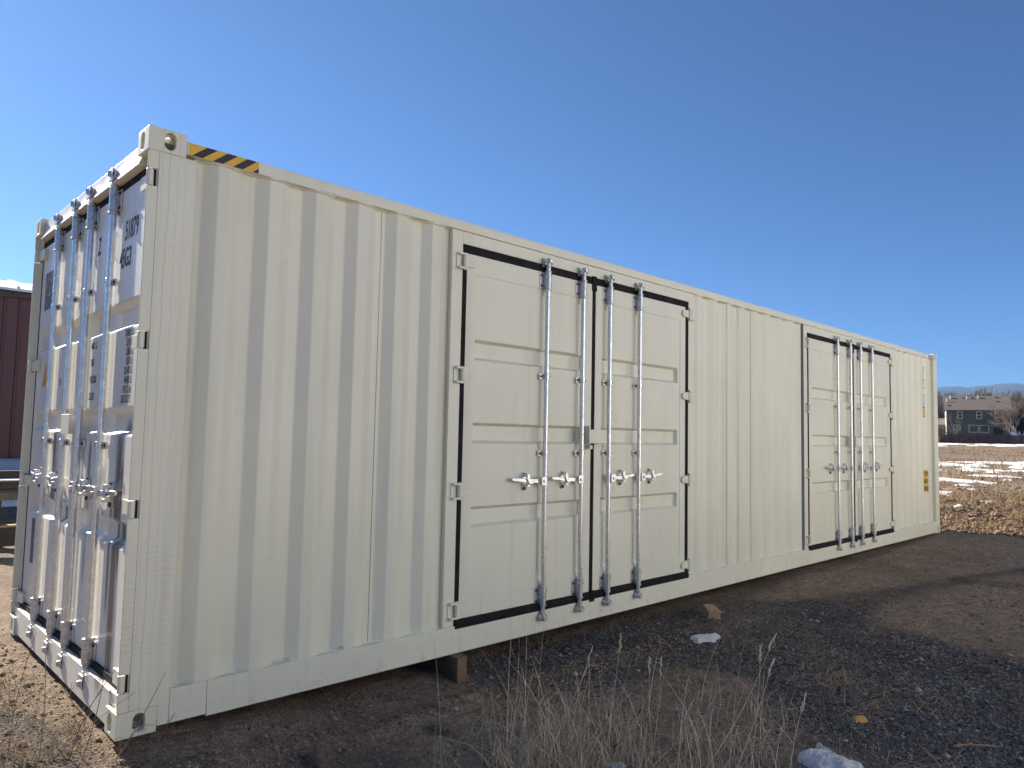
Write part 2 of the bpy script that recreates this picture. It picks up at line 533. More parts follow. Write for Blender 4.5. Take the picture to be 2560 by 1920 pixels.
def R2(x, y): return (1860 + x * .3254, 1380 + y * .3254)
GRAVEL = poly_px([(1140, 1665), (1250, 1610), (1400, 1580), (1560, 1545), (1700, 1512), R2(0, 330), R2(300, 335), R2(600, 330), R2(1050, 275), R2(1500, 238), R2(2151, 160), (2900, 1400),
                  (2900, 1412), R2(2151, 208), R2(1500, 292), R2(1120, 360), R2(1010, 430), R2(1050, 500), R2(1200, 560), R2(1450, 600), R2(1700, 690), R2(2151, 760), (2900, 1700), (2900, 2300),
                  (2200, 2100), R2(900, 1500), R2(420, 1330), R2(60, 900), (1700, 1640), (1560, 1700), (1420, 1720), (1280, 1690)], -.08)
GRAVEL2 = poly_px([(560, 2050), (640, 1900), (800, 1860), (980, 1850), (1100, 1880), (1180, 2050)], -.1)
GRAVEL3 = poly_px([(-200, 1790), (60, 1770), (160, 1800), (250, 1850), (270, 1905), (180, 2000), (-200, 2000)], -.06)
mk = np.zeros(XX.shape)
sel = (XX > -4) & (XX < 16) & (YY > -6) & (YY < 4)
px_, py_ = XX[sel], YY[sel]
mk[sel] = np.maximum(np.maximum(edge_mask(px_, py_, GRAVEL, .20), .62 * edge_mask(px_, py_, GRAVEL2, .2)), .75 * edge_mask(px_, py_, GRAVEL3, .15))
fieldm = np.clip((XX - 12.5 - .6 * fbm(XX, YY, 21)) / 1.0, 0, 1)
fieldm = np.maximum(fieldm, np.clip((-YY - 5.5) / 3, 0, 1))
fieldm = np.maximum(fieldm, np.clip((-XX - 6) / 4, 0, 1))
fieldm = np.maximum(fieldm, np.clip((YY - 7) / 3, 0, 1))
cover = np.clip((-YY - 5.9 + .6 * fbm(XX * .4, YY * .4, 25)) / 2.0, 0, 1) * (.05 + .50 * np.clip((XX + 4) / 9, 0, 1))   # unseen snow cover added behind the viewer to bounce light onto the container
cols = np.stack([mk.ravel(), fieldm.ravel(), cover.ravel()], -1)
g = mesh_np('ground', np.stack([XX.ravel(), YY.ravel(), ZZ.ravel()], -1), quads, M['soil'], None, cols, True)
tag(g, 'brown dirt yard and field with dark gravel patches', 'ground', kind='structure')

# ------------------------------------------------------------------ the container
L, W, H = 12.192, 2.438, 2.896
cont = empty('shipping_container', (L / 2, W / 2, 0), 'long cream white steel shipping container with two pairs of side doors', 'container')
PA, PO, EN, RB = M['container_paint'], M['post_paint'], M['end_door_paint'], M['rubber']
GV, ZC, BK = M['galvanised'], M['zinc_cast'], M['bolt_dark']


def stadium(cu, cz, w, h, n=40):
    r = w / 2; k = (h - w) / 2; out = []
    for i in range(n):
        t = 2 * math.pi * (i + .5) / n
        out.append((cu + r * math.cos(t), cz + r * math.sin(t) + (k if math.sin(t) > 0 else -k)))
    return out


def casting(x0, sx_, y0, sy_, z0, top):
    m = MB()
    X_ = lambda a: x0 + sx_ * a
    Y_ = lambda a: y0 + sy_ * a
    lx, ly, hz, t = .178, .162, .118, .028
    m.plate_hole(0, lx, 0, hz, 0, t, stadium(.100, .060, .054, .086), lambda u, w, z: (X_(u), Y_(w), z0 + z))
    m.plate_hole(t, ly, 0, hz, 0, t, stadium(.092, .060, .058, .086), lambda u, w, z: (X_(w), Y_(u), z0 + z))
    b0, b1 = (hz - t, hz) if top else (0, t)
    m.plate_hole(t + .0005, lx - t, t + .0005, ly - .012, b0, b1, stadium(.09, .083, .063, .10), lambda u, w, z: (X_(u), Y_(z), z0 + w))
    c0, c1 = (0, t) if top else (hz - t, hz)
    for (u0, u1, v0, v1, w0, w1) in ((t + .0005, lx - t, t + .0005, ly - .012, c0 + .0004, c1 - .0004), (lx - t + .0005, lx - .0004, t + .0005, ly, 0, hz), (t + .0005, lx - t, ly - .0115, ly - .0004, 0.0004, hz - .0004)):
        xs = sorted((X_(u0), X_(u1))); ys = sorted((Y_(v0), Y_(v1)))
        m.box(xs[0], xs[1], ys[0], ys[1], z0 + w0, z0 + w1)
    m.build('corner_casting', PO, cont, bevel=.006 if False else 0.004)


for x0, sx_ in ((0, 1), (L, -1)):
    for y0, sy_ in ((0, 1), (W, -1)):
        casting(x0, sx_, y0, sy_, 0, False); casting(x0, sx_, y0, sy_, H - .118, True)

PX, PZ0, PZ1 = .232, .1185, H - .1185
NOTCH = [(.205, .290), (1.005, 1.090), (1.806, 1.892), (2.600, 2.687)]


def door_post(y0, sy_):
    m = MB()
    ys = sorted((y0 + sy_ * .001, y0 + sy_ * .013))
    m.box(.052, PX, ys[0], ys[1], PZ0, PZ1)
    z = PZ0
    for a, b_ in NOTCH + [(PZ1, None)]:
        m.box(.003, .052, ys[0], ys[1], z, a); z = b_
    yi = sorted((y0 + sy_ * .0135, y0 + sy_ * .12)); m.box(.085, PX - .03, yi[0], yi[1], PZ0, PZ1)
    yi = sorted((y0 + sy_ * .0135, y0 + sy_ * .048)); m.box(.045, .0848, yi[0], yi[1], PZ0, PZ1)
    m.build('corner_post', PO, cont, bevel=.003)


door_post(0, 1); door_post(W, -1)
for y0, sy_ in ((0, 1), (W, -1)):              # blind-end posts with a slanted inner flank
    m = MB()
    f = lambda a: y0 + sy_ * a
    m.prism([(L - .003, f(.002)), (12.0, f(.002)), (12.0, f(.10)), (L - .003, f(.10))], 2, PZ0, PZ1)
    m.build('corner_post', PO, cont, bevel=.003)

RT0, RT1, RBT = 2.797, 2.863, .186
for y0, sy_ in ((0, 1), (W, -1)):
    f = lambda a, c_: sorted((y0 + sy_ * a, y0 + sy_ * c_))
    m = MB(); m.box(.1785, L - .1785, *f(.0, .062), RT0, RT1); m.build('top_side_rail', PA, cont, bevel=.004)
    m = MB()
    m.box(.1785, .232, *f(.002, .05), .022, .155)
    m.box(.2325, .41, *f(.001, .055), .022, RBT - .003)
    m.box(.4105, L - .1785, *f(.0, .055), .012, RBT)
    m.build('bottom_side_rail', PA, cont, bevel=.004)
m = MB(); m.box(.08, L - .08, .05, W - .05, 2.845, 2.872); m.build('roof', PA, cont)
m = MB(); m.box(.09, L - .09, .058, W - .058, .15, .17)
for k in range(28): m.box(.4 + k * .42, .45 + k * .42, .06, W - .06, .04, .149)
m.build('floor', M['steel_grey'], cont)
m = MB(); m.prism([(.030, 2.862), (.030, 2.806), (.004, 2.742), (.10, 2.742), (.10, 2.862)][::-1], 1, .163, W - .163)
m.v = [(p[0], p[1], p[2]) for p in m.v]
m.build('door_header', EN, cont, bevel=.003)
m = MB(); m.box(.012, .10, .163, W - .163, .015, .182); m.box(.02, .10, .05, .1625, .1195, .182); m.box(.02, .10, W - .1625, W - .05, .1195, .182)
m.build('door_sill', EN, cont, bevel=.004)
m = MB(); m.box(L - .10, L - .03, .101, W - .101, .1, 2.85); m.build('end_wall', PA, cont)

# corrugated side sheets
DEP, PIT = .036, .2785
OUT = .010


def corr(x, phase):
    if phase == 10.197 and x > 11.80: return OUT + DEP          # wide flat before the end post
    t = (x - phase) % PIT
    if t < .068: return OUT + DEP * (1 - t / .068)
    if t < .141: return OUT
    if t < .209: return OUT + DEP * (t - .141) / .068
    return OUT + DEP


def corr_points(a, b_, phase):
    xs = [a, b_]
    k0 = int(math.floor((a - phase) / PIT)) - 1
    for k in range(k0, k0 + int((b_ - a) / PIT) + 4):
        for br in (0, .068, .141, .209):
            for e in (-.007, -.0025, .0025, .007):
                x = phase + k * PIT + br + e
                if a < x < b_: xs.append(x)
    xs = sorted(xs)
    def sm(x): return (corr(x - .006, phase) + 2 * corr(x, phase) + corr(x + .006, phase)) / 4
    return [(x, sm(x)) for x in xs]


SHEETS = [(.2315, 1.9055, .279), (4.869, 7.145, 5.137), (10.205, 11.9995, 10.197)]
for a, b_, ph in SHEETS:
    pts = corr_points(a, b_, ph)
    zs = [RBT + .0005, .6, 1.2, 1.8, 2.4, RT0 - .0005]
    vs = []; fs = []
    for j, z in enumerate(zs):
        for i, (x, y) in enumerate(pts):
            dent = .004 * vnoise(np.array(x * 2.1), np.array(z * 1.3), 31) if 0 < j < len(zs) - 1 else 0
            vs.append((x, y + float(dent), z))
    n = len(pts)
    for j in range(len(zs) - 1):
        for i in range(n - 1): fs.append((j * n + i, j * n + i + 1, (j + 1) * n + i + 1, (j + 1) * n + i))
    MB().add(vs, fs).build('corrugated_panel', PA, cont, angle=22, recalc=False)
    for z, s_ in ((RBT + .002, 1), (RT0 - .002, -1)):             # the weld bead follows the corrugation
        path = []
        for x, y in pts:
            path.append((x, y - .003 - .002 * random.random(), z + .0015 * random.uniform(-1, 1)))
        MB().tube(path, [.0068 * random.uniform(.7, 1.35) for _ in path], 6).build('weld_bead', PA, cont)
for xs_ in (1.368, 5.47, 5.72, 5.99, 11.255):                      # seams between sheets
    ph = [p for a, b_, p in SHEETS if a < xs_ < b_][0]
    y = corr(xs_, ph)
    MB().box(xs_ - .0012, xs_ + .0012, y - .0016, y + .001, RBT + .002, RT0 - .002).build('seam', M['stone_grey'], cont)
# small lashing rings welded over the lower weld
for xs_ in (.868, 1.19):
    m = MB(); yc = .012
    m.tube([(xs_ - .012 + .012 * math.cos(t), yc - .016 * math.sin(t), RBT + .012 + .010 * math.sin(t * .5)) for t in np.linspace(0, math.pi, 9)], .0045, 6)
    m.build('lashing_ring', PA, cont)
m = MB(); m.box(.25, L - .2, W - .05, W - .015, RBT, RT0); m.build('far_side_panel', PA, cont)


# ---- door leaves: (u, w, z) = along the wall, outward, up
def T_side(u, w, z): return (u, -w, z)
def T_end(u, w, z): return (-w, -u, z)


def sstep(t): return t * t * (3 - 2 * t)


def leaf(T, u0, u1, z0, z1, w_frame, w_panel, d_bead, d_chan, stile, rails, beads, bead_u, chans, chan_hw, ramp, mat, cramp=None):
    cramp = cramp or ramp
    def up(t, a, b_): return sstep(min(1, max(0, (t - a) / (b_ - a))))
    zr0, zr1 = rails
    def depth(u, z):
        p = min(up(u, u0 + stile, u0 + stile + .003), 1 - up(u, u1 - stile - .003, u1 - stile), up(z, zr0, zr0 + .003), 1 - up(z, zr1 - .003, zr1))
        d = p * (w_frame - w_panel)
        bd = 0
        for a, c_ in beads:
            bd = max(bd, min(up(z, a, a + ramp), 1 - up(z, c_ - ramp, c_), up(u, bead_u[0], bead_u[0] + .012), 1 - up(u, bead_u[1] - ramp, bead_u[1])))
        ch = 0
        for q in chans:
            ch = max(ch, min(up(u, q - chan_hw, q - chan_hw + cramp), 1 - up(u, q + chan_hw - cramp, q + chan_hw), up(z, zr0 + .01, zr0 + .06), 1 - up(z, zr1 - .06, zr1 - .01)))
        return d + max(bd * d_bead, ch * d_chan)
    us = {u0, u1}; zs = {z0, z1}
    def rr(S, a, b_, n=6):
        for k in range(-1, n + 2): S.add(a + (b_ - a) * k / n)
    rr(us, u0 + stile, u0 + stile + .003, 2); rr(us, u1 - stile - .003, u1 - stile, 2)
    rr(zs, zr0, zr0 + .003, 2); rr(zs, zr1 - .003, zr1, 2); rr(zs, zr0 + .01, zr0 + .06); rr(zs, zr1 - .06, zr1 - .01)
    for a, c_ in beads: rr(zs, a, a + ramp); rr(zs, c_ - ramp, c_)
    rr(us, bead_u[0], bead_u[0] + .012, 4); rr(us, bead_u[1] - ramp, bead_u[1])
    for q in chans: rr(us, q - chan_hw, q - chan_hw + cramp); rr(us, q + chan_hw - cramp, q + chan_hw)
    us = sorted(u for u in us if u0 <= u <= u1); zs = sorted(z for z in zs if z0 <= z <= z1)
    vs = []; n = len(us)
    for z in zs:
        for u in us:
            vs.append((u, w_frame - depth(u, z) + .0025 * float(vnoise(np.array(u * 2.7), np.array(z * 2.3), 44)) * (u0 < u < u1), z))
    fs = [(j * n + i, j * n + i + 1, (j + 1) * n + i + 1, (j + 1) * n + i) for j in range(len(zs) - 1) for i in range(n - 1)]
    m = MB(T).add(vs, fs)
    wb = w_frame - .06                                            # edges folded back
    for (a, c_, z_a, z_b) in ((u0, u0, z0, z1), (u1, u1, z0, z1)):
        b0 = len(m.v); m.v += [(a, w_frame, z_a), (a, wb, z_a), (a, wb, z_b), (a, w_frame, z_b)]; m.f.append((b0, b0 + 1, b0 + 2, b0 + 3))
    for z in (z0, z1):
        b0 = len(m.v); m.v += [(u0, w_frame, z), (u1, w_frame, z), (u1, wb, z), (u0, wb, z)]; m.f.append((b0, b0 + 1, b0 + 2, b0 + 3))
    return m


def hardware(T, door, u, wr, wp, sgn, fl, zz, mat_cam):
    """lock rod at u with its brackets; wr rod axis, wp panel plane, sgn handle side, fl flange side"""
    R = .0168
    m = MB(T); m.cyl((u, wr, zz['cb'] + .05), (u, wr, zz['ct'] - .05), R, n=18); m.build('lock_rod', GV, door, angle=60)
    for (a, c_) in (zz['bt'], zz['bb']):                          # sleeve bearings with bolted flange
        m = MB(T); m.cyl((u, wr, a), (u, wr, c_), .0245, n=18)
        m.cyl((u, wr, a - .008), (u, wr, a), .028, n=18); m.cyl((u, wr, c_), (u, wr, c_ + .008), .028, n=18)
        f0, f1 = sorted((u + fl * .012, u + fl * .060))
        m.box(f0, f1, wp + .001, wp + .009, a + .004, c_ - .004)
        g0, g1 = sorted((u + fl * .010, u + fl * .026)); m.box(g0, g1, wp + .0092, wr + .005, a + .006, c_ - .006)
        o = m.build('rod_bearing', ZC, door, bevel=.0015)
        mb_ = MB(T)
        for zq in (a + .025, c_ - .025): mb_.cyl((u + fl * .043, wp + .0092, zq), (u + fl * .043, wp + .017, zq), .0085, n=8)
        for zq in (a + .022, c_ - .022): mb_.cyl((u - fl * .012, wr + .018, zq), (u - fl * .013, wr + .0245, zq), .0045, n=8)
        mb_.build('bracket_bolt', BK, door)['kind'] = 'stuff'
    for zc in zz['cl']:                                           # slim guide clamps
        m = MB(T); m.cyl((u, wr, zc - .020), (u, wr, zc + .020), .0215, n=18)
        f0, f1 = sorted((u + fl * .015, u + fl * .056)); m.box(f0, f1, wr - .022, wr - .014, zc - .0195, zc + .0195)
        f0, f1 = sorted((u + fl * .030, u + fl * .056)); m.box(f0, f1, wp + .001, wr - .0222, zc - .017, zc + .017)
        m.build('rod_clamp', GV, door, bevel=.0012)
        mb_ = MB(T); mb_.cyl((u + fl * .042, wr - .0138, zc), (u + fl * .042, wr - .006, zc), .009, n=8)
        mb_.cyl((u - fl * .012, wr + .016, zc), (u - fl * .0128, wr + .0225, zc), .005, n=8); mb_.build('clamp_bolt', BK, door)['kind'] = 'stuff'
    for zc, up_ in ((zz['ct'], 1), (zz['cb'], -1)):               # cam head and keeper
        m = MB(T)
        m.cyl((u, wr, zc - up_ * .052), (u, wr, zc - up_ * .004), .0195, n=14)
        m.cyl((u, wr, zc - up_ * .030), (u, wr, zc - up_ * .022), .025, n=14)
        poly = []
        for k in range(24):
            t = 2 * math.pi * k / 24 + .2
            r = .024 + (.018 if (k // 2) % 3 == 0 else (.006 if (k // 2) % 3 == 1 else 0))
            poly.append((u + r * math.cos(t), wr + .004 + .85 * r * math.sin(t)))
        zz0, zz1 = sorted((zc - up_ * .004, zc + up_ * .026)); m.prism(poly, 2, zz0, zz1)
        m.cyl((u, wr, zz0 - .004), (u, wr, zz1 + .006), .013, n=10)
        m.build('cam_head', mat_cam, door, bevel=.002)
        m = MB(T)
        z0_, z1_ = zc - .032, zc + .036
        m.box(u - .036, u + .036, zz['wf'] + .001, zz['wf'] + .010, z0_, z1_)
        for q in (-1, 1):
            a0, a1 = sorted((u + q * .024, u + q * .036)); m.box(a0, a1, zz['wf'] + .0102, wr + .006, z0_ + .012, z1_ - .020)
            m.cyl((u + q * .034, wr + .004, z0_ + .032), (u + q * .034, wr + .018, z0_ + .032), .0095, n=8)
        m.build('cam_keeper', mat_cam, door, bevel=.002)
    zh = zz['h']                                                  # handle with hub and its catch
    m = MB(T)
    h0, h1 = sorted((u + sgn * .004, u + sgn * .060))
    m.box(h0, h1, wr + .010, wr + .030, zh - .036, zh + .030)
    m.cyl((u + sgn * .034, wr + .029, zh - .004), (u + sgn * .034, wr + .038, zh - .004), .010, n=10)
    w0, w1 = wr - .004, wr + .009
    pl_ = [(u + sgn * .045, zh - .020), (u + sgn * .17, zh - .014), (u + sgn * .335, zh + .004), (u + sgn * .340, zh + .018), (u + sgn * .335, zh + .026), (u + sgn * .17, zh + .016), (u + sgn * .045, zh + .012)]
    m.prism(pl_, 1, w0, w1)
    m.build('lock_handle', GV, door, bevel=.0025)
    uc = u + sgn * .185; m = MB(T)
    poly = [(p[0], p[1]) for p in stadium(uc, zh - .004, .040, .134, 20)]
    m.prism(poly, 1, wp + .001, wp + .009)
    m.prism([(uc - .013, zh + .050), (uc + .013, zh + .050), (uc + .020, zh + .005), (uc + .046, zh - .010), (uc + .046, zh - .022), (uc + .010, zh - .020), (uc - .013, zh + .010)], 1, w1 + .002, w1 + .009)
    m.box(uc - .013, uc + .013, wp + .0092, w1 + .0019, zh + .028, zh + .050)
    m.box(uc - .014, uc + .018, wp + .0092, w1 + .012, zh - .040, zh - .024)
    m.build('handle_catch', GV, door, bevel=.002)
    m = MB(T)
    for zq in (zh + .046, zh - .054): m.cyl((uc, wp + .009, zq), (uc, wp + .018, zq), .0125, n=10)
    m.build('catch_bolt', BK, door)['kind'] = 'stuff'


SIDE_ZZ = dict(bt=(2.522, 2.648), bb=(.212, .338), cl=(1.868, 1.302), ct=2.722, cb=.128, h=1.106, wf=-.012)
BEADS = [(1.932, 2.077), (1.368, 1.512), (.808, .948)]


def hinge(T, door, ue, wf, zc, s, hh=.047):
    """s = +1: the leaf lies towards +u of the pin"""
    m = MB(T)
    a0, a1 = sorted((ue - s * .058, ue + s * .012))
    for q in (-1, 1): m.box(a0, a1, wf - .002, wf + .030, zc + q * hh - .007, zc + q * hh + .007)
    b0, b1 = sorted((ue - s * .064, ue - s * .050)); m.box(b0, b1, wf - .002, wf + .006, zc - hh - .007, zc + hh + .007)
    m.cyl((ue + s * .002, wf + .016, zc - hh + .007), (ue + s * .002, wf + .016, zc + hh - .007), .0155, n=14)
    m.cyl((ue + s * .002, wf + .016, zc - hh - .011), (ue + s * .002, wf + .016, zc + hh + .011), .009, n=10)
    pl_ = [(ue + s * .002, zc - hh + .010), (ue + s * .095, zc - hh + .020), (ue + s * .112, zc - hh + .032), (ue + s * .112, zc + .016), (ue + s * .090, zc + .030), (ue + s * .040, zc + hh - .010), (ue + s * .002, zc + hh - .010)]
    m.prism(pl_, 1, wf + .001, wf + .018)
    for q in (-.012, .008): m.box(*sorted((ue + s * .03, ue + s * .075)), wf + .018, wf + .0205, zc + q, zc + q + .005)
    m.build('hinge', PA, door, bevel=.0025)


for c0 in (3.3825, 8.690):
    x0, x1 = c0 - 1.3825, c0 + 1.3825
    wf = -.012
    m = MB(T_side)                                                # the fixed frame round the pair of doors
    m.box(x0 - .093, x0, -.055, wf, RBT + .0005, RT0 - .0005); m.box(x1, x1 + .103, -.055, wf, RBT + .0005, RT0 - .0005)
    m.box(x0 + .0005, x1 - .0005, -.055, wf, 2.712, RT0 - .0005)
    m.build('door_frame', PA, cont, bevel=.002)
    m = MB(T_side); m.box(x0 + .001, x1 - .001, -.090, -.070, RBT + .001, 2.711); m.build('door_backing', M['gap_shade_black'], cont)
    for s, (a, c_), q in ((1, (x0 + .039, c0 - .0225), (c0 - .577, c0 - .168)), (-1, (c0 + .0225, x1 - .054), (c0 + .168, c0 + .577))):
        lf = leaf(T_side, a, c_, .226, 2.652, wf, -.016, .032, .014, .083, (.356, 2.521), BEADS, (a + .082, c_ - .10 if s > 0 else c_ - .098) if s > 0 else (a + .085, c_ - .118), q, .045, .024, PA)
        door = lf.build('side_door', PA, cont, angle=30, recalc=True)
        e = x0 + .019 if s > 0 else x1 - .019
        gm = MB(T_side)
        e0, e1 = (x0 + .001, x0 + .0385) if s > 0 else (x1 - .0535, x1 - .001)
        gm.box(e0, e1, -.05, wf - .001, .2235, 2.653)
        xa, xb = (x0 + .001, c0) if s > 0 else (c0 + .0005, x1 - .001)
        gm.box(xa, xb, -.05, wf + .001, 2.6535, 2.711)
        gm.prism([(-.05, .166), (.002, .166), (.006, .19), (-.004, .2255), (-.05, .2255)], 0, xa, xb)
        if s > 0:
            gm.box(c0 - .0222, c0 + .0222, -.05, wf - .003, .226, 2.653)
            gm.box(c0 - .03, c0 + .03, wf + .0012, wf + .006, 2.60, 2.72); gm.box(c0 - .028, c0 + .028, .001, .009, .150, .235)
        gm.build('gasket', RB, door, bevel=.003)
        for zc in (.287, 1.057, 1.823, 2.589):
            hinge(T_side, door, e - s * .012, wf, zc, s)
        for uq in q: hardware(T_side, door, uq, .020, -.016, -1 if s > 0 else 1, -1, SIDE_ZZ, ZC)
        if s < 0:                                                 # hooded padlock box over the joint
            m = MB(T_side)
            x_l, x_r = c0 - .125, c0 + .090
            m.box(x_l + .004, x_r, .052, .058, 1.380, 1.487); m.box(x_l + .004, x_r, wf, .0518, 1.482, 1.487); m.box(x_r - .006, x_r, wf, .0518, 1.380, 1.4815)
            m.box(x_l, x_l + .0038, -.0, .062, 1.372, 1.515)
            m.build('lock_box', PA, door, bevel=.002)
            m = MB(T_side); m.box(c0 - .085, c0 - .05, wf + .001, .034, 1.334, 1.366); m.build('lock_tab', PA, door, bevel=.002)

# ---- the doors of the near end
END_ZZ = dict(bt=(2.592, 2.722), bb=(.196, .322), cl=(2.208, 1.332), ct=2.795, cb=.112, h=1.088, wf=-.010)
yc = W / 2
for s, (a, c_), q in ((-1, (.062, yc - .016), (yc - .605, yc - .170)), (1, (yc + .016, W - .062), (yc + .170, yc + .605))):
    u0, u1 = -c_, -a
    uq = [-v for v in q]
    lf = leaf(T_end, u0, u1, .222, 2.700, -.053, -.053, .044, .002, .055, (.30, 2.56), [(1.935, 2.090), (1.385, 1.535), (.826, .970)], (u0 + .06, u1 - .05), uq, .105, .040, EN, .082)
    door = lf.build('end_door', EN, cont, angle=30)
    gm = MB(T_end)
    gm.box(u0 - .012, u1 + .012, -.10, -.052, 2.7005, 2.7415); gm.box(u0 - .012, u1 + .012, -.10, -.040, .183, .2215)
    if s < 0: gm.box(u1 + .0005, u1 + .013, -.10, -.050, .2225, 2.70); gm.box(u0 - .031, u0 - .0005, -.10, -.052, .2225, 2.70)
    else: gm.box(u0 - .013, u0 - .0005, -.10, -.050, .2225, 2.70)
    gm.build('gasket', RB, door)
    for z_a, z_b in NOTCH:                                        # hinge: knuckle in the post notch, blade on the leaf
        m = MB(T_end); zc = (z_a + z_b) / 2
        ue = (-.016) if s < 0 else -(W - .016)
        t = -1 if s < 0 else 1                                    # towards the leaf along u
        m.cyl((ue, -.0175, z_a + .003), (ue, -.0175, z_b - .003), .0155, n=14)
        m.box(*sorted((ue, ue + t * .165)), -.042, -.028, z_a + .008, z_b - .008)
        m.box(*sorted((ue + t * .050, ue + t * .165)), -.0525, -.0425, z_a + .012, z_b - .012)
        m.build('hinge', PO, door, bevel=.002)
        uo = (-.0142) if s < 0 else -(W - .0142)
        MB(T_end).box(*sorted((uo, uo + t * .012)), -.0515, -.0362, z_a + .001, z_b - .001).build('hinge_gap_shade', M['gap_shade_black'], door)  # dark slab standing in for the shade in the post notch
    for v in uq: hardware(T_end, door, v, -.026, -.053, 1 if s < 0 else -1, 1, END_ZZ, ZC)
    if s < 0:
        m = MB(T_end); m.box(-yc - .09, -yc + .10, .004, .010, 1.385, 1.50); m.box(-yc - .09, -yc + .10, -.052, .0038, 1.495, 1.50); m.box(-yc + .094, -yc + .10, -.052, .0038, 1.385, 1.4945)
        m.box(-yc - .09, -yc - .084, -.052, .0038, 1.385, 1.4945)
        m.build('lock_box', EN, door, bevel=.002)


# ---- writing and stickers
def text_mesh(body, height, squeeze=.62, bold=0.0):
    cu = bpy.data.curves.new('txt', 'FONT'); cu.body = body; cu.size = 1.0; cu.resolution_u = 3; cu.offset = bold
    ob = bpy.data.objects.new('txt', cu); COL.objects.link(ob)
    dg = bpy.context.evaluated_depsgraph_get(); dg.update()
    me = bpy.data.meshes.new_from_object(ob.evaluated_get(dg))
    v = np.empty(len(me.vertices) * 3, dtype=np.float32); me.vertices.foreach_get('co', v); v = v.reshape(-1, 3)
    f = [tuple(p.vertices) for p in me.polygons]
    bpy.data.objects.remove(ob); bpy.data.curves.remove(cu); bpy.data.meshes.remove(me)
    if len(v) == 0: return None
    k = height / .729
    return np.stack([v[:, 0] * k * squeeze, v[:, 1] * k], -1), f


def lettering(T, body, u, z, height, w, mat, parent, squeeze=.62, align='L', wfun=None, bold=0.02):
    r = text_mesh(body, height, squeeze, bold)
    if r is None: return
    p, f = r
    off = {'L': 0, 'R': -p[:, 0].max(), 'C': -p[:, 0].mean()}[align]
    m = MB(T)
    m.v = [(u + a + off, (wfun(u + a + off) if wfun else w), z + c_) for a, c_ in p]; m.f = f
    m.build('lettering', mat, parent, smooth=False, recalc=False)


INK = M['stencil_ink']
WP = -.0515
lettering(T_end, '51879', -.475, 2.42, .105, WP, INK, cont, .60)
lettering(T_end, 'Z', -.975, 2.42, .105, WP, INK, cont, .60)
lettering(T_end, '45G3', -.545, 2.275, .105, WP, INK, cont, .60)
rows = ['24,000 KGS', '52,910 LB', '3,860 KG', '8,510 LB', '20,140 KG', '44,400 LB', '74.3 CU.M.', '2,625 CU.FT.']
for k, t in enumerate(rows): lettering(T_end, t, -.235, 1.868 - k * .0485 + .028, .040, WP, INK, cont, .52, 'R')
for t, z in (('MAX.  G.', 1.872), ('TARE', 1.775), ('PAYLOAD', 1.678), ('CU.CAP.', 1.582)): lettering(T_end, t, -.99, z, .042, WP, INK, cont, .52)


def decal(T, u0, u1, z0, z1, w, mat, name='sticker', th=.0012):
    return MB(T).box(u0, u1, w, w + th, z0, z1).build(name, mat, cont)


decal(T_end, -2.26, -1.98, 2.235, 2.50, -.0525, M['decal_blue'], 'logo_plate')
m = MB(T_end)
m.tube([(-2.13 + .075 * math.cos(t), -.0508, 2.39 + .06 * math.sin(t)) for t in np.linspace(.5, 5.6, 22)], .006, 5); m.build('emblem', M['decal_orange'], cont)
m = MB(T_end); m.prism([(-2.17, 1.70), (-2.02, 1.70), (-2.095, 1.86)], 1, -.0525, -.051); m.build('warning_sticker', M['decal_orange'], cont)
decal(T_end, -1.70, -1.56, 1.66, 1.76, -.0525, M['decal_white'], 'label_plate')
lettering(T_end, 'RIS', -1.69, 1.69, .045, -.0508, INK, cont, .55)
decal(T_end, -2.20, -2.12, .50, .80, -.0525, M['decal_blue'], 'label_plate')

# hazard tape on both ends of the top rail
for xs0, xs1 in ((.1885, .552), (11.74, 12.00)):
    ys_, z0, z1 = -.0012, RT0 + .002, RT1 - .003
    m = MB(); m.box(xs0, xs1, ys_, -.0002, z0, z1); m.build('hazard_tape', M['decal_yellow'] if xs0 < 5 else M['decal_white'], cont)
    pw = .0525; h = z1 - z0; lean = .075
    k = 0
    x = xs0 + .015 - (lean if xs0 > 5 else 0)
    while x < xs1:
        poly = [(x, z0), (x + pw, z0), (x + pw + lean, z1), (x + lean, z1)]
        if xs0 > 5: poly = [(2 * (xs0 + xs1) / 2 - p[0], p[1]) for p in poly]
        # clip against the tape ends
        def clip(P, c_, keep_less):
            o = []
            for i in range(len(P)):
                p, q_ = P[i], P[(i + 1) % len(P)]
                ip = p[0] <= c_ if keep_less else p[0] >= c_
                iq = q_[0] <= c_ if keep_less else q_[0] >= c_
                if ip: o.append(p)
                if ip != iq:
                    t = (c_ - p[0]) / (q_[0] - p[0]); o.append((c_, p[1] + t * (q_[1] - p[1])))
            return o
        poly = clip(poly, xs1, True)
        poly = clip(poly, xs0, False) if poly else poly
        if len(poly) >= 3: MB().prism(poly, 1, ys_ - .0008, ys_ - .0001).build('hazard_stripe', M['decal_black'], cont)
        x += pw * 2

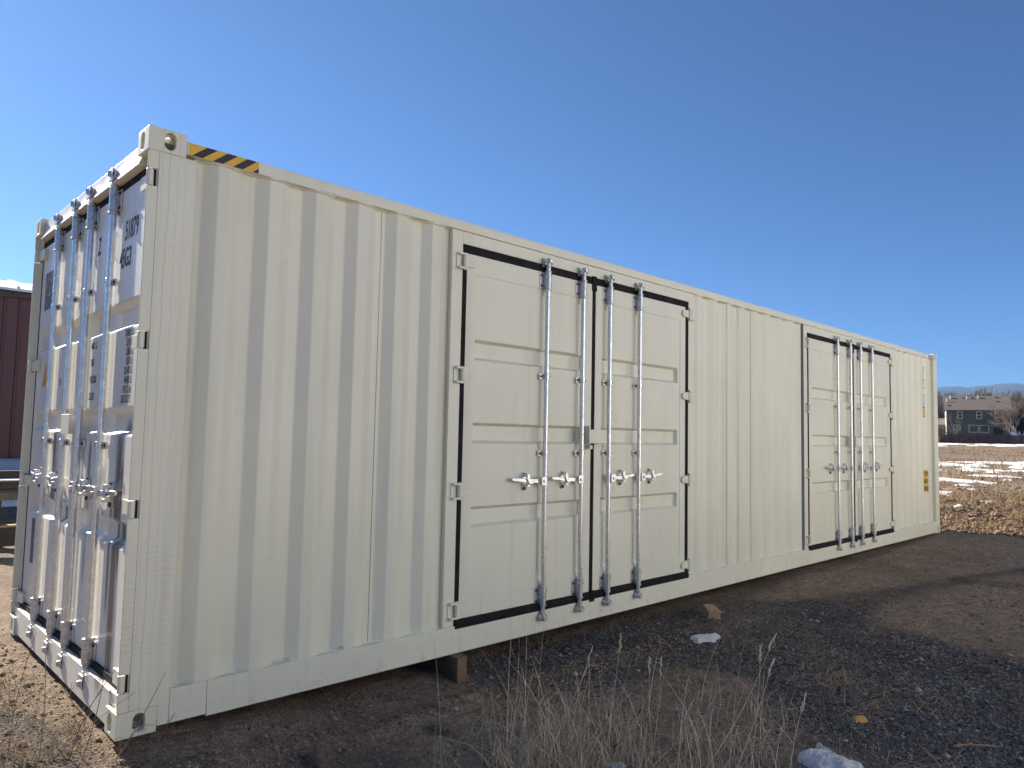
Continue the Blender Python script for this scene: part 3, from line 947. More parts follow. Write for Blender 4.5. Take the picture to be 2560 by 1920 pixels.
# stickers wrapped over the corrugation near the far end
PH = 10.197
def wrap(u): return -corr(u, PH) + .0012
def wrapped(u0, u1, z0, z1, mat, name, lift=0.0):
    pts = [p[0] for p in corr_points(u0, u1, PH)]
    m = MB(T_side); n = len(pts)
    m.v = [(u, wrap(u) + .0006 + lift, z) for z in (z0, z1) for u in pts]
    m.f = [(i, i + 1, n + i + 1, n + i) for i in range(n - 1)]
    m.build(name, mat, cont, recalc=False, angle=25)
zA, zB = at(2312, 1175, 1, .03)[2], at(2313, 1231, 1, .03)[2]
wrapped(11.46, 11.668, zB, zA, M['decal_yellow'], 'warning_sticker')
hh = (zA - zB) / 3
for k, t in enumerate(('CAUTION', 'HIGH', 'CONTAINER')):
    lettering(T_side, t, 11.660, zA - hh * (k + .78), hh * .62, 0, M['decal_black'], cont, {0: .62, 1: .60, 2: .52}[k] * .62, 'R', lambda u: wrap(u) + .003)
zA2, zB2 = at(2306, 1016, 1, .03)[2], at(2306, 1042, 1, .03)[2]
wrapped(11.50, 11.618, zB2, zA2, M['decal_black'], 'height_sticker')
wrapped(11.51, 11.612, zB2 + .012, zA2 - .012, M['decal_yellow'], 'height_sticker', .0008)
for k, t in enumerate('Z51879 45G3'):
    lettering(T_side, t, 11.592, 2.60 - k * .062, .046, 0, INK, cont, .6, 'L', lambda u: wrap(u) + .002)

# ------------------------------------------------------------------ timbers, stones, snow and litter on the ground
def gz(x, y): return float(ground_z(np.array(x), np.array(y)))


m = MB(); zb = gz(2.0, -.05) - .02
tim = m.box(1.962, 2.046, -.078, 1.3, zb, -.001 + .012).build('timber_block', M['timber'], None, bevel=.006)
tag(tim, 'brown sawn timber bearer under the container bottom rail', 'timber')
MB().box(1.967, 2.041, -.0795, -.0782, zb + .006, .005).build('end_grain', M['end_grain'], None)
eg = bpy.data.objects['end_grain']; eg.parent = tim
m = MB(); zb = -.04
t2 = m.box(9.0, 9.09, .2, 1.6, -.12, .011).build('timber_block', M['timber'], None, bevel=.006)
tag(t2, 'timber bearer in the dark beneath the far half of the container', 'timber')

p = at(1784, 1542, 2, -.1)
lb = MB().box(-.055, .055, -.075, .075, -.01, .085).build('timber_offcut', M['timber_pale'], None, bevel=.005)
lb.location = (p[0] + .05, p[1] + .06, gz(p[0], p[1])); lb.rotation_euler = (.18, .05, -.62)
tag(lb, 'small weathered timber offcut lying loose beside the container', 'timber')


def blob(name, u, v, wpx, hpx, mat, label, cat, group=None, flat=.6, seed=0, z=-.09, sub=3, rough=.25, sink=.35):
    p = at(u, v, 2, z)
    depth = (p - CAM) @ CZ
    r = wpx / 2 * depth / FPX
    bm = bmesh.new(); bmesh.ops.create_icosphere(bm, subdivisions=sub, radius=1)
    rs = np.random.default_rng(seed); o1, o2 = rs.uniform(0, 50, 2)
    for vv in bm.verts:
        c_ = vv.co.normalized()
        k = 1 + rough * float(fbm(np.array(c_.x * 1.4 + o1 + c_.z), np.array(c_.y * 1.4 + o2 - c_.z * .7), seed, 3))
        vv.co = Vector((c_.x * r * k, c_.y * r * k * .85, c_.z * r * k * flat))
    me = bpy.data.meshes.new(name); bm.to_mesh(me); bm.free()
    me.polygons.foreach_set('use_smooth', [sub > 2] * len(me.polygons)); me.materials.append(mat)
    o = bpy.data.objects.new(name, me); COL.objects.link(o)
    o.location = (p[0], p[1], gz(p[0], p[1]) + r * flat * (1 - 2 * sink) * .5); o.rotation_euler = (0, 0, rs.uniform(0, 6))
    return tag(o, label, cat, group)


SG, SP, SB = M['stone_grey'], M['stone_pale'], M['stone_brown']
blob('stone', 1596, 1657, 13, 13, SP, 'pale pinkish stone alone on the dark gravel below the side door', 'stone', seed=1, sub=2)
blob('stone', 1629, 1772, 17, 12, SP, 'tan stone among the tall dry grass', 'stone', seed=2, sub=2)
blob('stone', 1866, 1541, 24, 16, SG, 'grey rounded stone to the right of the loose offcut', 'stone', seed=3, sub=3)
blob('stone', 1806, 1524, 14, 11, SG, 'grey stone touching the loose timber offcut', 'stone', seed=4, sub=2)
blob('stone', 1407, 1734, 22, 14, SG, 'half buried grey stone behind the grass stalks', 'stone', seed=5, sub=2)
blob('dirt_clod', 800, 1905, 74, 50, SB, 'large round dirt clod at the bottom edge left of the grass', 'clod', seed=6, sub=4, rough=.5)
blob('dirt_clod', 1104, 1815, 60, 40, SB, 'lumpy dirt clod left of the dense grass', 'clod', seed=7, sub=4, rough=.6)
blob('dirt_clod', 717, 1808, 16, 14, SB, 'small dirt clod on the ridge beside the container', 'clod', seed=8, sub=2)
blob('dirt_clod', 1351, 1606, 26, 16, SB, 'reddish brown clod under the side doors', 'clod', seed=9, sub=3, rough=.6)
blob('stone', 185, 1716, 12, 10, SP, 'pale stone on the sunlit dirt by the end doors', 'stone', seed=10, sub=2)
blob('stone', 1650, 1625, 9, 8, SP, 'tiny pale stone below the snow scrap', 'stone', seed=12, sub=2)


def chunk(name, pts, mat, label, cat, z=-.09, thick=.02, seed=0, dome=True, group=None):
    """irregular patch outlined by photo points on the ground, a height field that thins out at its edge"""
    P = [tuple(at(u, v, 2, z)[:2]) for u, v in pts]
    xs = [p[0] for p in P]; ys = [p[1] for p in P]
    cx_, cy_ = float(np.mean(xs)), float(np.mean(ys)); ext = max(max(xs) - min(xs), max(ys) - min(ys))
    st_ = max(.006, ext / 110)
    gx_ = np.arange(min(xs) - 3 * st_, max(xs) + 3 * st_, st_); gy_ = np.arange(min(ys) - 3 * st_, max(ys) + 3 * st_, st_)
    A, B = np.meshgrid(gx_, gy_, indexing='ij')
    wob = ext * .035
    A2, B2 = A + wob * fbm(A / ext * 9, B / ext * 9, seed, 3), B + wob * fbm(A / ext * 9 + 40, B / ext * 9, seed + 3, 3)
    ed = ext * .11
    d = (edge_mask(A2, B2, P, ed) - .5) * 2 * ed                  # signed distance, clipped at the rim width
    prof = np.clip(d / ed, -1, 1)
    hgt = thick * np.where(prof > 0, np.sqrt(np.clip(prof, 0, 1)), prof * 1.5)
    hgt = hgt * (1 + .55 * fbm(A * 13, B * 13, seed, 3)) + np.clip(prof * 3, 0, 1) * thick * .30 * fbm(A / st_ * .22, B / st_ * .22, seed + 7, 3)
    Zs = ground_z(A, B, False) + .004 + hgt
    n0, n1 = A.shape; I_ = np.arange(n0 * n1).reshape(n0, n1)
    q = np.stack([I_[:-1, :-1], I_[1:, :-1], I_[1:, 1:], I_[:-1, 1:]], -1).reshape(-1, 4)
    keep = (prof.ravel()[q] > -.35).any(1); q = q[keep]
    used = np.unique(q); mp = np.full(n0 * n1, -1); mp[used] = np.arange(len(used))
    gz0 = gz(cx_, cy_)
    V = np.stack([A.ravel() - cx_, B.ravel() - cy_, Zs.ravel() - gz0], -1)[used]
    o = mesh_np(name, V, mp[q], mat, None, None, True)
    o.location = (cx_, cy_, gz0)
    return tag(o, label, cat, group)


def C7(x, y): return (1860 + x * .3254, 1380 + y * .3254)
def C6(x, y): return (1160 + x * .3165, 1440 + y * .3165)
chunk('snow_patch', [C7(400, 1560), C7(400, 1520), C7(500, 1505), C7(570, 1500), C7(552, 1440), C7(565, 1425), C7(605, 1430), C7(640, 1480), C7(700, 1515), C7(800, 1570), C7(905, 1605), C7(930, 1640), C7(900, 1680), C7(700, 1690), C7(560, 1655), C7(490, 1590)],
      M['snow'], 'melting snow lump at the bottom right edge', 'snow', thick=.045, seed=3)
chunk('snow_patch', [C6(1783, 450), C6(1840, 425), C6(1930, 430), C6(1985, 415), C6(2027, 440), C6(1980, 465), C6(1900, 468), C6(1850, 475)], M['snow'], 'thin scrap of snow below the loose timber offcut', 'snow', thick=.022, seed=4)
chunk('snow_patch', [C6(1130, 1440), C6(1190, 1450), C6(1240, 1440), C6(1285, 1462), C6(1265, 1490), C6(1200, 1485)], M['snow'], 'small scrap of snow inside the dense dry grass', 'snow', thick=.018, seed=5)
chunk('wood_chip', [C7(838, 1195), C7(862, 1183), C7(925, 1180), C7(948, 1215), C7(930, 1225), C7(850, 1235)], M['decal_orange'], 'orange brown splinter of wood on the dark gravel', 'wood chip', thick=.012, seed=6)
a, c_ = at(*C7(1612, 1428), 2, -.09), at(*C7(1960, 1432), 2, -.09)
st = MB().tube([(a[0] + (c_[0] - a[0]) * t, a[1] + (c_[1] - a[1]) * t + .006 * math.sin(t * 5), gz(a[0], a[1]) + .014 + .006 * math.sin(3 * t)) for t in np.linspace(0, 1, 8)], [.0065, .0065, .006, .0055, .005, .004, .003, .0015], 6)
tag(st.build('stick', M['plywood'], None), 'straight tan stick lying on the gravel at lower right', 'stick')

# ---- loose gravel, clods and straw: uncountable
OCT_V = np.array([(1, 0, 0), (0, 1, 0), (-1, 0, 0), (0, -1, 0), (0, 0, 1), (0, 0, -1)], float)
OCT_F = np.array([(0, 1, 4), (1, 2, 4), (2, 3, 4), (3, 0, 4), (1, 0, 5), (2, 1, 5), (3, 2, 5), (0, 3, 5)])


def scatter_px(n, u0, u1, v0, v1, z=-.09):
    u = RNG.uniform(u0, u1, n); v = v0 + (v1 - v0) * RNG.uniform(0, 1, n)
    d = CX[None] * ((u - 1280) / FPX)[:, None] + CY[None] * (-(v - 960) / FPX)[:, None] + CZ[None]
    t = (z - CAM[2]) / d[:, 2]
    P = CAM[None] + d * t[:, None]
    return P[:, 0], P[:, 1]


def stones(name, x, y, size, cols, label, lift=.15):
    n = len(x); z = ground_z(x, y)
    V = OCT_V[None] * (1 + .45 * RNG.uniform(-1, 1, (n, 6, 1))) + .22 * RNG.uniform(-1, 1, (n, 6, 3))
    s = size[:, None, None] * np.stack([RNG.uniform(.7, 1.2, n), RNG.uniform(.7, 1.2, n), RNG.uniform(.45, .8, n)], -1)[:, None, :]
    V = V * s
    a = RNG.uniform(0, 6.28, n); ca, sa = np.cos(a)[:, None], np.sin(a)[:, None]
    V = np.stack([V[..., 0] * ca - V[..., 1] * sa, V[..., 0] * sa + V[..., 1] * ca, V[..., 2]], -1)
    V += np.stack([x, y, z + size * lift], -1)[:, None, :]
    F = (OCT_F[None] + (np.arange(n) * 6)[:, None, None]).reshape(-1, 3)
    o = mesh_np(name, V.reshape(-1, 3), F, M['pebbles'], None, np.repeat(cols, 6, 0))
    return tag(o, label, 'gravel', kind='stuff')


x, y = scatter_px(90000, 1000, 2700, 1480, 1990)
k = edge_mask(x, y, GRAVEL, .28) + 1.1 * fbm(x * 2.2, y * 2.2, 40, 3) * .5 > RNG.uniform(.1, .95, len(x))
x, y = x[k], y[k]
dist = np.hypot(x - CAM[0], y - CAM[1])
size = np.clip(RNG.lognormal(math.log(.0036), .42, len(x)), .002, .012) * np.clip(dist / 3.2, .8, 1.7)
gcol = np.array([.135, .126, .117])[None] * RNG.uniform(.3, 2.0, (len(x), 1)) * RNG.uniform(.92, 1.08, (len(x), 3))
br = RNG.uniform(0, 1, len(x)) > .975; gcol[br] = np.array([.40, .37, .33]) * RNG.uniform(.6, 1.1, (br.sum(), 1))
stones('gravel', x, y, size, gcol, 'dark crushed asphalt gravel spread over the yard')
x, y = scatter_px(26000, -200, 2700, 1340, 2000)
k = (y < -.02) | (x < 0) ; k &= ~((x > 0) & (x < 12.2) & (y > -.02))
k2 = RNG.uniform(0, 1, len(x[k])) > .75 * edge_mask(x[k], y[k], GRAVEL, .2)
x, y = x[k][k2], y[k][k2]; dist = np.hypot(x - CAM[0], y - CAM[1])
size = np.clip(RNG.lognormal(math.log(.0036), .55, len(x)), .0018, .022) * np.clip(dist / 3.5, .8, 1.6)
dcol = np.array([.29, .20, .135])[None] * RNG.uniform(.55, 1.3, (len(x), 1)) * RNG.uniform(.93, 1.07, (len(x), 3))
br = RNG.uniform(0, 1, len(x)) > .975; dcol[br] = np.array([.46, .38, .30]) * RNG.uniform(.7, 1.2, (br.sum(), 1))
stones('soil_crumbs', x, y, size, dcol, 'loose brown soil crumbs and pebbles on the dirt', .2)
x, y = scatter_px(900, 300, 2650, 1500, 1990)
k = ~((x > 0) & (y > -.1)); x, y = x[k], y[k]; n = len(x)
stones('loose_stones', x, y, np.clip(RNG.lognormal(math.log(.009), .45, n), .005, .026), np.array([.24, .205, .17])[None] * RNG.uniform(.4, 1.7, (n, 1)) * RNG.uniform(.92, 1.08, (n, 3)), 'scattered larger pebbles lying on gravel and dirt', .25)
# crumbly ridge along the container and the rough bank beyond its far end
x = RNG.uniform(.1, 4.0, 2600); y = -.42 + RNG.normal(0, .085, 2600)
size = np.clip(RNG.lognormal(math.log(.0062), .5, 2600), .003, .022)
stones('ridge_clods', x, y, size, np.array([.25, .175, .115])[None] * RNG.uniform(.6, 1.25, (2600, 1)), 'ridge of crumbled soil parallel to the container', .3)
nb = 26000
x = 12.4 + RNG.gamma(1.6, 2.2, nb); y = RNG.uniform(-4.2, 1.5, nb) + (x - 12) * RNG.uniform(-.05, .55, nb)
size = np.clip(RNG.lognormal(math.log(.015), .5, nb), .006, .07)
bc = np.array([.21, .15, .10])[None] * RNG.uniform(.35, 1.35, (nb, 1)) * RNG.uniform(.92, 1.08, (nb, 3))
stones('bank_rubble', x, y, size, bc, 'rough sunlit bank of clods and dead weeds beyond the container', .35)


def blades(name, x, y, h, w, lean, az, cols, label, kind='stuff', z=None, seg=4, curl=.6, cat='grass', rise=1.0):
    n = len(x); z = ground_z(x, y) if z is None else z
    t = np.linspace(0, 1, seg + 1)
    dirx, diry = np.cos(az), np.sin(az)
    bend = lean[:, None] * (t[None] ** (1 + curl))
    cx_ = x[:, None] + dirx[:, None] * h[:, None] * bend
    cy_ = y[:, None] + diry[:, None] * h[:, None] * bend
    czz = z[:, None] - .01 * rise + rise * h[:, None] * t[None] * np.sqrt(np.clip(1 - (lean[:, None] * t[None] * .75) ** 2, .02, 1))
    fa = RNG.uniform(0, 6.28, n)
    ww = w[:, None] * (1 - .85 * t[None] ** 1.5) * .5
    ox, oy = np.cos(fa)[:, None] * ww, np.sin(fa)[:, None] * ww
    A = np.stack([cx_ - ox, cy_ - oy, czz], -1); B = np.stack([cx_ + ox, cy_ + oy, czz], -1)
    V = np.stack([A, B], 2).reshape(n, -1, 3)
    q = np.array([(2 * i, 2 * i + 1, 2 * i + 3, 2 * i + 2) for i in range(seg)])
    F = (q[None] + (np.arange(n) * 2 * (seg + 1))[:, None, None]).reshape(-1, 4)
    o = mesh_np(name, V.reshape(-1, 3), F, M['dry_blade'], None, np.repeat(cols, 2 * (seg + 1), 0))
    return tag(o, label, cat, kind=kind)


def straw_cols(n, base=(.30, .225, .13), lo=.55, hi=1.35):
    return np.array(base)[None] * RNG.uniform(lo, hi, (n, 1)) * RNG.uniform(.9, 1.1, (n, 3))


GRASS = poly_px([(1020, 1990), (1060, 1850), (1150, 1790), (1260, 1740), (1400, 1730), (1600, 1720), (1780, 1720), (1900, 1740), (2010, 1790), (2040, 1850), (1960, 1990)], -.1)
GR2 = poly_px([(1230, 2000), (1260, 1860), (1340, 1810), (1560, 1800), (1720, 1800), (1800, 1830), (1860, 1990)], -.1)
x, y = scatter_px(26000, 900, 2150, 1690, 2060)
pr = .22 * edge_mask(x, y, GRASS, .12) + .78 * edge_mask(x, y, GR2, .12)
pr *= np.clip(.10 + 2.6 * (vnoise(x * 6, y * 6, 51) + .16), .0, 1) * .55
k = pr > RNG.uniform(.05, 1, len(x)); x, y = x[k], y[k]; n = len(x)
blades('dry_grass', x, y, RNG.gamma(2.6, .068, n) + .03, RNG.uniform(.0016, .0042, n), RNG.uniform(.1, 1.25, n), RNG.uniform(0, 6.28, n), np.clip(straw_cols(n, (.86, .68, .45), .25, 1.1), 0, .92), 'dense mat of short dry grass in the foreground shade')
x, y = scatter_px(14000, -150, 2650, 1480, 2000)
pr = .13 + .5 * edge_mask(x, y, GRASS, .3); pr *= np.clip(.3 + 3 * vnoise(x * 2.2, y * 2.2, 55), .0, 1)
k = (pr > RNG.uniform(0, .6, len(x))) & ~((x > 0) & (y > -.05)); x, y = x[k], y[k]; n = len(x)
blades('straw_litter', x, y, RNG.uniform(.03, .16, n), RNG.uniform(.0012, .0032, n), RNG.uniform(.9, 1.2, n), RNG.uniform(0, 6.28, n), straw_cols(n, (.52, .375, .235), .4, 1.3), 'loose bits of straw scattered over dirt and gravel', curl=.1, z=ground_z(x, y) + .006, rise=RNG.uniform(.0, .35, n)[:, None])
cxs, cys = [], []
for (u_, v_), sp, k_ in ((C7(600, 862), .17, 90), (C7(700, 905), .12, 60), (C7(960, 985), .20, 80), (C7(1150, 965), .18, 70), (C7(960, 1150), .13, 70), (C7(1360, 1095), .14, 60), (C7(720, 1330), .16, 70), (C6(1990, 560), .16, 50),
                         (C6(2080, 390), .18, 50), (C7(1330, 585), .15, 40), (C7(980, 580), .14, 40), (C7(1400, 1600), .15, 60), (C6(900, 880), .2, 70), (C7(640, 750), .15, 40)):
    p_ = at(u_, v_, 2, -.09); cxs.append(p_[0] + RNG.normal(0, sp, k_)); cys.append(p_[1] + RNG.normal(0, sp * .55, k_))
x, y = np.concatenate(cxs), np.concatenate(cys); n = len(x)
blades('straw_litter', x, y, RNG.uniform(.05, .20, n), RNG.uniform(.0018, .0042, n), RNG.uniform(.95, 1.2, n), RNG.uniform(-.7, .7, n) + math.pi * RNG.integers(0, 2, n), straw_cols(n, (.60, .42, .24), .4, 1.2), 'wind blown wisps of golden straw on the dark gravel', curl=.1, z=ground_z(x, y) + .008, rise=(RNG.uniform(0, 1, n) ** 4 * .6)[:, None])
# lit tufts and straw in the near left corner, weeds on the bank and in the field
x, y = scatter_px(3000, -200, 420, 1720, 2030)
k = (vnoise(x * 5, y * 5, 61) > .08) & ~((x > -.03) & (y > -.05)); x, y = x[k], y[k]; n = len(x)
blades('dry_grass', x, y, RNG.gamma(3, .03, n) + .03, RNG.uniform(.0015, .0035, n), RNG.uniform(.3, 1.1, n), RNG.uniform(0, 6.28, n), straw_cols(n, (.36, .28, .18)), 'pale sunlit dry grass in the near left corner')
n = 12000
x = 12.6 + RNG.gamma(1.5, 3.0, n); y = RNG.uniform(-4.0, 2.0, n) + (x - 12) * RNG.uniform(-.1, .55, n)
k = vnoise(x * .8, y * .8, 63) > -.06; x, y = x[k], y[k]; n = len(x)
blades('dry_grass', x, y, RNG.gamma(2.2, .05, n) + .04, RNG.uniform(.004, .009, n), RNG.uniform(.2, 1.2, n), RNG.uniform(0, 6.28, n), straw_cols(n, (.36, .26, .155), .4, 1.4), 'straw coloured weeds on the bank past the container')
n = 9000
x = 22 + RNG.gamma(1.6, 26, n); y = x * RNG.uniform(-.05, .42, n) - 4
k = (x < 126) & (vnoise(x * .12, y * .22, 66) > -.05); x, y = x[k], y[k]; n = len(x)
blades('dry_grass', x, y, RNG.gamma(3, .055, n) + .04, RNG.uniform(.012, .035, n), RNG.uniform(.3, 1.1, n), RNG.uniform(0, 6.28, n), straw_cols(n, (.30, .225, .14)), 'dead grass over the wide sunlit field')

# ---- tall stalks, each its own plant
def stalk(base, tip, bow, label, group, head=True, r=.0020, col=(.74, .58, .38), name='grass_stalk', leaves=2, seedn=9, fork=0, cat='grass stalk'):
    b_ = at(*base, 2, -.10); b_[2] = gz(b_[0], b_[1])
    nrm = np.array([math.sin(YAW), math.cos(YAW), 0])
    off = random.uniform(-.06, .06)
    d = ray(*tip); t = ((b_ - CAM) @ nrm + off) / (d @ nrm); tp = CAM + d * t
    pts = []
    for s_ in np.linspace(0, 1, 9):
        pts.append(b_ + (tp - b_) * s_ + np.array([CX[0], CX[1], 0]) * bow * math.sin(math.pi * s_) + np.array([0, 0, -.012]) * (1 - s_))
    e = empty(name, tuple(b_), label, cat, group)
    c_ = np.array(col) * random.uniform(.8, 1.15)
    rads = [r * (1 - .6 * k / 8) for k in range(9)]
    o = MB().tube(pts, rads, 5)
    vs = list(o.v)
    me = o.build('stem', M['dry_blade'], e)
    ca = me.data.color_attributes.new('tint', 'FLOAT_COLOR', 'POINT')
    ca.data.foreach_set('color', np.tile(np.append(c_, 1).astype(np.float32), len(vs)))
    if head:
        m = MB(); ax = (pts[-1] - pts[-3]); ln = np.linalg.norm(ax); ax = ax / ln
        for k in range(seedn):
            s_ = k / seedn
            q = pts[-1] - ax * (.085 * (1 - s_))
            sd = np.array([random.uniform(-1, 1), random.uniform(-1, 1), random.uniform(-.3, .3)]); sd /= np.linalg.norm(sd)
            g_ = q + ax * .022 + sd * .010 * (1 - .5 * s_)
            m.tube([q, (q + g_) / 2 + sd * .002, g_], [.0006, .0021, .0004], 4)
        h_ = m.build('seed_head', M['dry_blade'], e)
        ca = h_.data.color_attributes.new('tint', 'FLOAT_COLOR', 'POINT')
        ca.data.foreach_set('color', np.tile(np.append(c_ * 1.15, 1).astype(np.float32), len(m.v)))
    for k in range(leaves):
        i = random.randint(1, 5); q = pts[i]
        sd = np.array([random.uniform(-1, 1), random.uniform(-1, 1), 0]); sd /= np.linalg.norm(sd)
        ln = random.uniform(.06, .16)
        m = MB(); m.tube([q, q + sd * ln * .4 + np.array([0, 0, ln * .5]), q + sd * ln + np.array([0, 0, ln * .35])], [.0013, .0011, .0003], 4)
        h_ = m.build('leaf', M['dry_blade'], e)
        ca = h_.data.color_attributes.new('tint', 'FLOAT_COLOR', 'POINT')
        ca.data.foreach_set('color', np.tile(np.append(c_ * .95, 1).astype(np.float32), len(m.v)))
    return e


G1 = 'tall dry grass stalks before the side doors'
L1 = 'tall thin dry grass stalk standing in the shade before the container'
for base, tip, bow in ((C6(350, 1480), C6(378, 420), -.01), (C6(370, 1300), C6(437, 470), .01), (C6(480, 1240), C6(495, 450), 0), (C6(590, 1150), C6(630, 400), -.01), (C6(985, 1400), C6(990, 630), 0),
                       (C6(1060, 1200), C6(1092, 660), 0), (C6(700, 1480), C6(560, 720), .02), (C6(1100, 1500), C6(985, 760), .02), (C6(880, 1500), C6(1320, 820), -.02), (C6(1380, 1500), C6(1418, 870), .0),
                       (C6(1750, 1380), C6(1752, 990), 0), (C6(520, 1500), C6(440, 900), .01), (C6(1200, 1500), C6(1330, 1010), .01)):
    stalk(base, tip, bow, L1, G1, head=False, r=.0017, leaves=1)
stalk(C6(690, 1240), C6(1012, 572), .02, 'seed headed grass stalk leaning right below the first side door', None)
stalk(C6(1130, 1300), C6(1243, 470), .0, 'tallest seed headed grass stalk below the second pair of rods', None, r=.002, seedn=14)
stalk(C6(1490, 1330), C6(1468, 645), -.01, 'seed headed stalk left of a near twin, right of the tan stone', None)
stalk(C6(1470, 1480), C6(1558, 655), .01, 'seed headed stalk right of its near twin above the tan stone', None)
stalk(C7(-330, 1659), C7(235, 640), .03, 'longest pale grass stalk leaning right at the grass edge', None, r=.0026, seedn=18, col=(.80, .64, .43))
stalk(C7(-80, 1659), C7(225, 830), .01, 'pale branching grass stalk just right of the longest one', None, r=.0022, seedn=14, col=(.78, .62, .42))
stalk(C7(350, 1659), C7(475, 1100), -.01, 'pale seed headed stalk in front of the snow lump', None, r=.0022, seedn=12, col=(.80, .64, .43))
stalk(C7(40, 1659), C7(130, 720), .01, 'thin grass stalk with drooping head beside the longest one', None, r=.0018, seedn=10, col=(.74, .59, .40))
D4 = lambda x, y: (x * .26537, 1480 + y * .26537)
G2 = 'woody weed stems by the near corner'
WEED = (.22, .165, .125)
for base, tip, bow, lab, r_ in ((D4(640, 1690), D4(1105, 705), -.03, 'pale woody weed stem bending up before the end door sill', .0032), (D4(1060, 1690), D4(1562, 748), .01, 'straight weed stem crossing the bottom corner casting hole', .0028),
                                (D4(1310, 1690), D4(1650, 1128), .01, 'weed stem right of the bottom corner casting', .0026), (D4(1880, 1690), D4(2095, 1262), .012, 'lone weed stem in the shade under the bottom rail', .0026),
                                (D4(360, 1690), D4(428, 560), .01, 'dark upright weed stem in front of the end doors', .0026), (D4(60, 1690), D4(345, 380), -.02, 'brown weed stem at the bottom left corner', .0022),
                                (D4(760, 1690), D4(1010, 520), .02, 'thin weed stem against the last lock rod', .0026), (D4(470, 1690), D4(1275, 940), -.02, 'long leaning weed stem with a pale tip', .0024),
                                (D4(830, 1300), D4(540, 770), -.02, 'reddish weed stem bent left on the sunlit dirt', .002), (D4(1215, 1600), D4(1355, 1350), 0, 'short weed stem below the corner casting', .002)):
    stalk(base, tip, bow, lab, None, head=False, r=r_, col=WEED, name='weed_stem', leaves=2, cat='weed')

# ------------------------------------------------------------------ left background: maroon metal building, snow bank, flatbed
BY = 17.0
bl = empty('metal_building', (0, BY + 4, -.06), 'maroon ribbed metal building with white roof behind the container', 'building')
ez = at(40, 735, 1, BY)[2]
MB().box(-16, 9, BY, BY + 10, -.3, ez).build('wall', M['maroon_metal'], bl)
rib = None
for k in range(82):
    x = -15.9 + k * .305
    if rib is None:
        m = MB(); m.prism([(-.035, .0), (-.018, -.028), (.018, -.028), (.035, .0)], 2, -.3, ez - .02)
        rib = m.build('rib', M['maroon_metal'], bl); rib.matrix_parent_inverse = Matrix.Identity(4); me = rib.data
    else:
        r2 = rib.copy(); COL.objects.link(r2); rib_o = r2
    o = rib if k == 0 else r2
    o.parent = bl; o.matrix_parent_inverse = Matrix.Identity(4); o.location = (x, -4 - .001, .06)
MB().box(-16.1, 9.1, BY - .10, BY - .0305, ez - .10, ez + .03).build('eave_trim', M['maroon_trim'], bl)
m = MB(); m.prism([(BY - .25, ez + .035), (BY + 5, ez + 1.05), (BY + 10.2, ez + .035), (BY + 10.2, ez + .085), (BY + 5, ez + 1.11), (BY - .25, ez + .095)], 0, -16.2, 9.2)
roof = m.build('roof', M['roof_white'], bl)
m = MB()
for k in range(42):
    x = -16 + k * .61
    m.prism([(BY - .26, ez + .09), (BY + 5, ez + 1.10), (BY + 5, ez + 1.16), (BY - .26, ez + .15)], 0, x - .035, x + .035)
m.build('roof_seams', M['roof_white'], roof)['kind'] = 'stuff'

# unseen white building added behind the viewer, bouncing sunlight onto the shaded side and rods
wb = empty('bounce_building', (11, -14, -.06), 'white building added behind the viewer as a sunlight reflector, outside the picture', 'building')
WX0, WX1, WY, WH = 2.2, 19.6, -9.6, 7.0
MB().box(WX0, WX1, WY - 9, WY, -.3, WH).build('wall', M['roof_white'], wb)
m = MB()
for k in range(57): m.prism([(WX0 + .1 + k * .305 - .035, WY), (WX0 + .1 + k * .305 - .018, WY + .028), (WX0 + .1 + k * .305 + .018, WY + .028), (WX0 + .1 + k * .305 + .035, WY)], 2, -.3, WH - .03)
m.build('wall_ribs', M['roof_white'], wb)['kind'] = 'stuff'
m = MB(); m.prism([(WY + .4, WH + .01), (WY - 4.5, WH + 1.3), (WY - 9.4, WH + .01), (WY - 9.4, WH + .07), (WY - 4.5, WH + 1.38), (WY + .4, WH + .07)], 0, WX0 - .2, WX1 + .2)
m.build('roof', M['roof_white'], wb)
for x in (6.0, 14.0): MB().box(x, x + 3.6, WY + .03, WY + .07, -.05, 3.9).build('roller_door', M['trim_white'], wb, bevel=.01)
MB().box(11.6, 12.55, WY + .03, WY + .07, -.05, 2.1).build('door', M['steel_grey'], wb, bevel=.01)

# shaded snow bank at the foot of the building
nx2, ny2 = 90, 26
U, V_ = np.meshgrid(np.linspace(-14, 9, nx2), np.linspace(0, 1, ny2), indexing='ij')
yy = 12.6 + V_ * 4.3; prof = np.sin(np.clip(V_, 0, 1) * math.pi * .72) ** .8
zz_ = -.10 + prof * (.78 + .35 * fbm(U * .5, V_ * 2, 71, 3)) + .05 * fbm(U * 3, yy * 3, 73, 3)
I2 = np.arange(nx2 * ny2).reshape(nx2, ny2)
q2 = np.stack([I2[:-1, :-1], I2[1:, :-1], I2[1:, 1:], I2[:-1, 1:]], -1).reshape(-1, 4)
sb = mesh_np('snow_bank', np.stack([U.ravel(), yy.ravel(), zz_.ravel()], -1), q2, M['snow'], None, None, True)
tag(sb, 'blue shaded snow bank at the foot of the maroon building', 'snow')

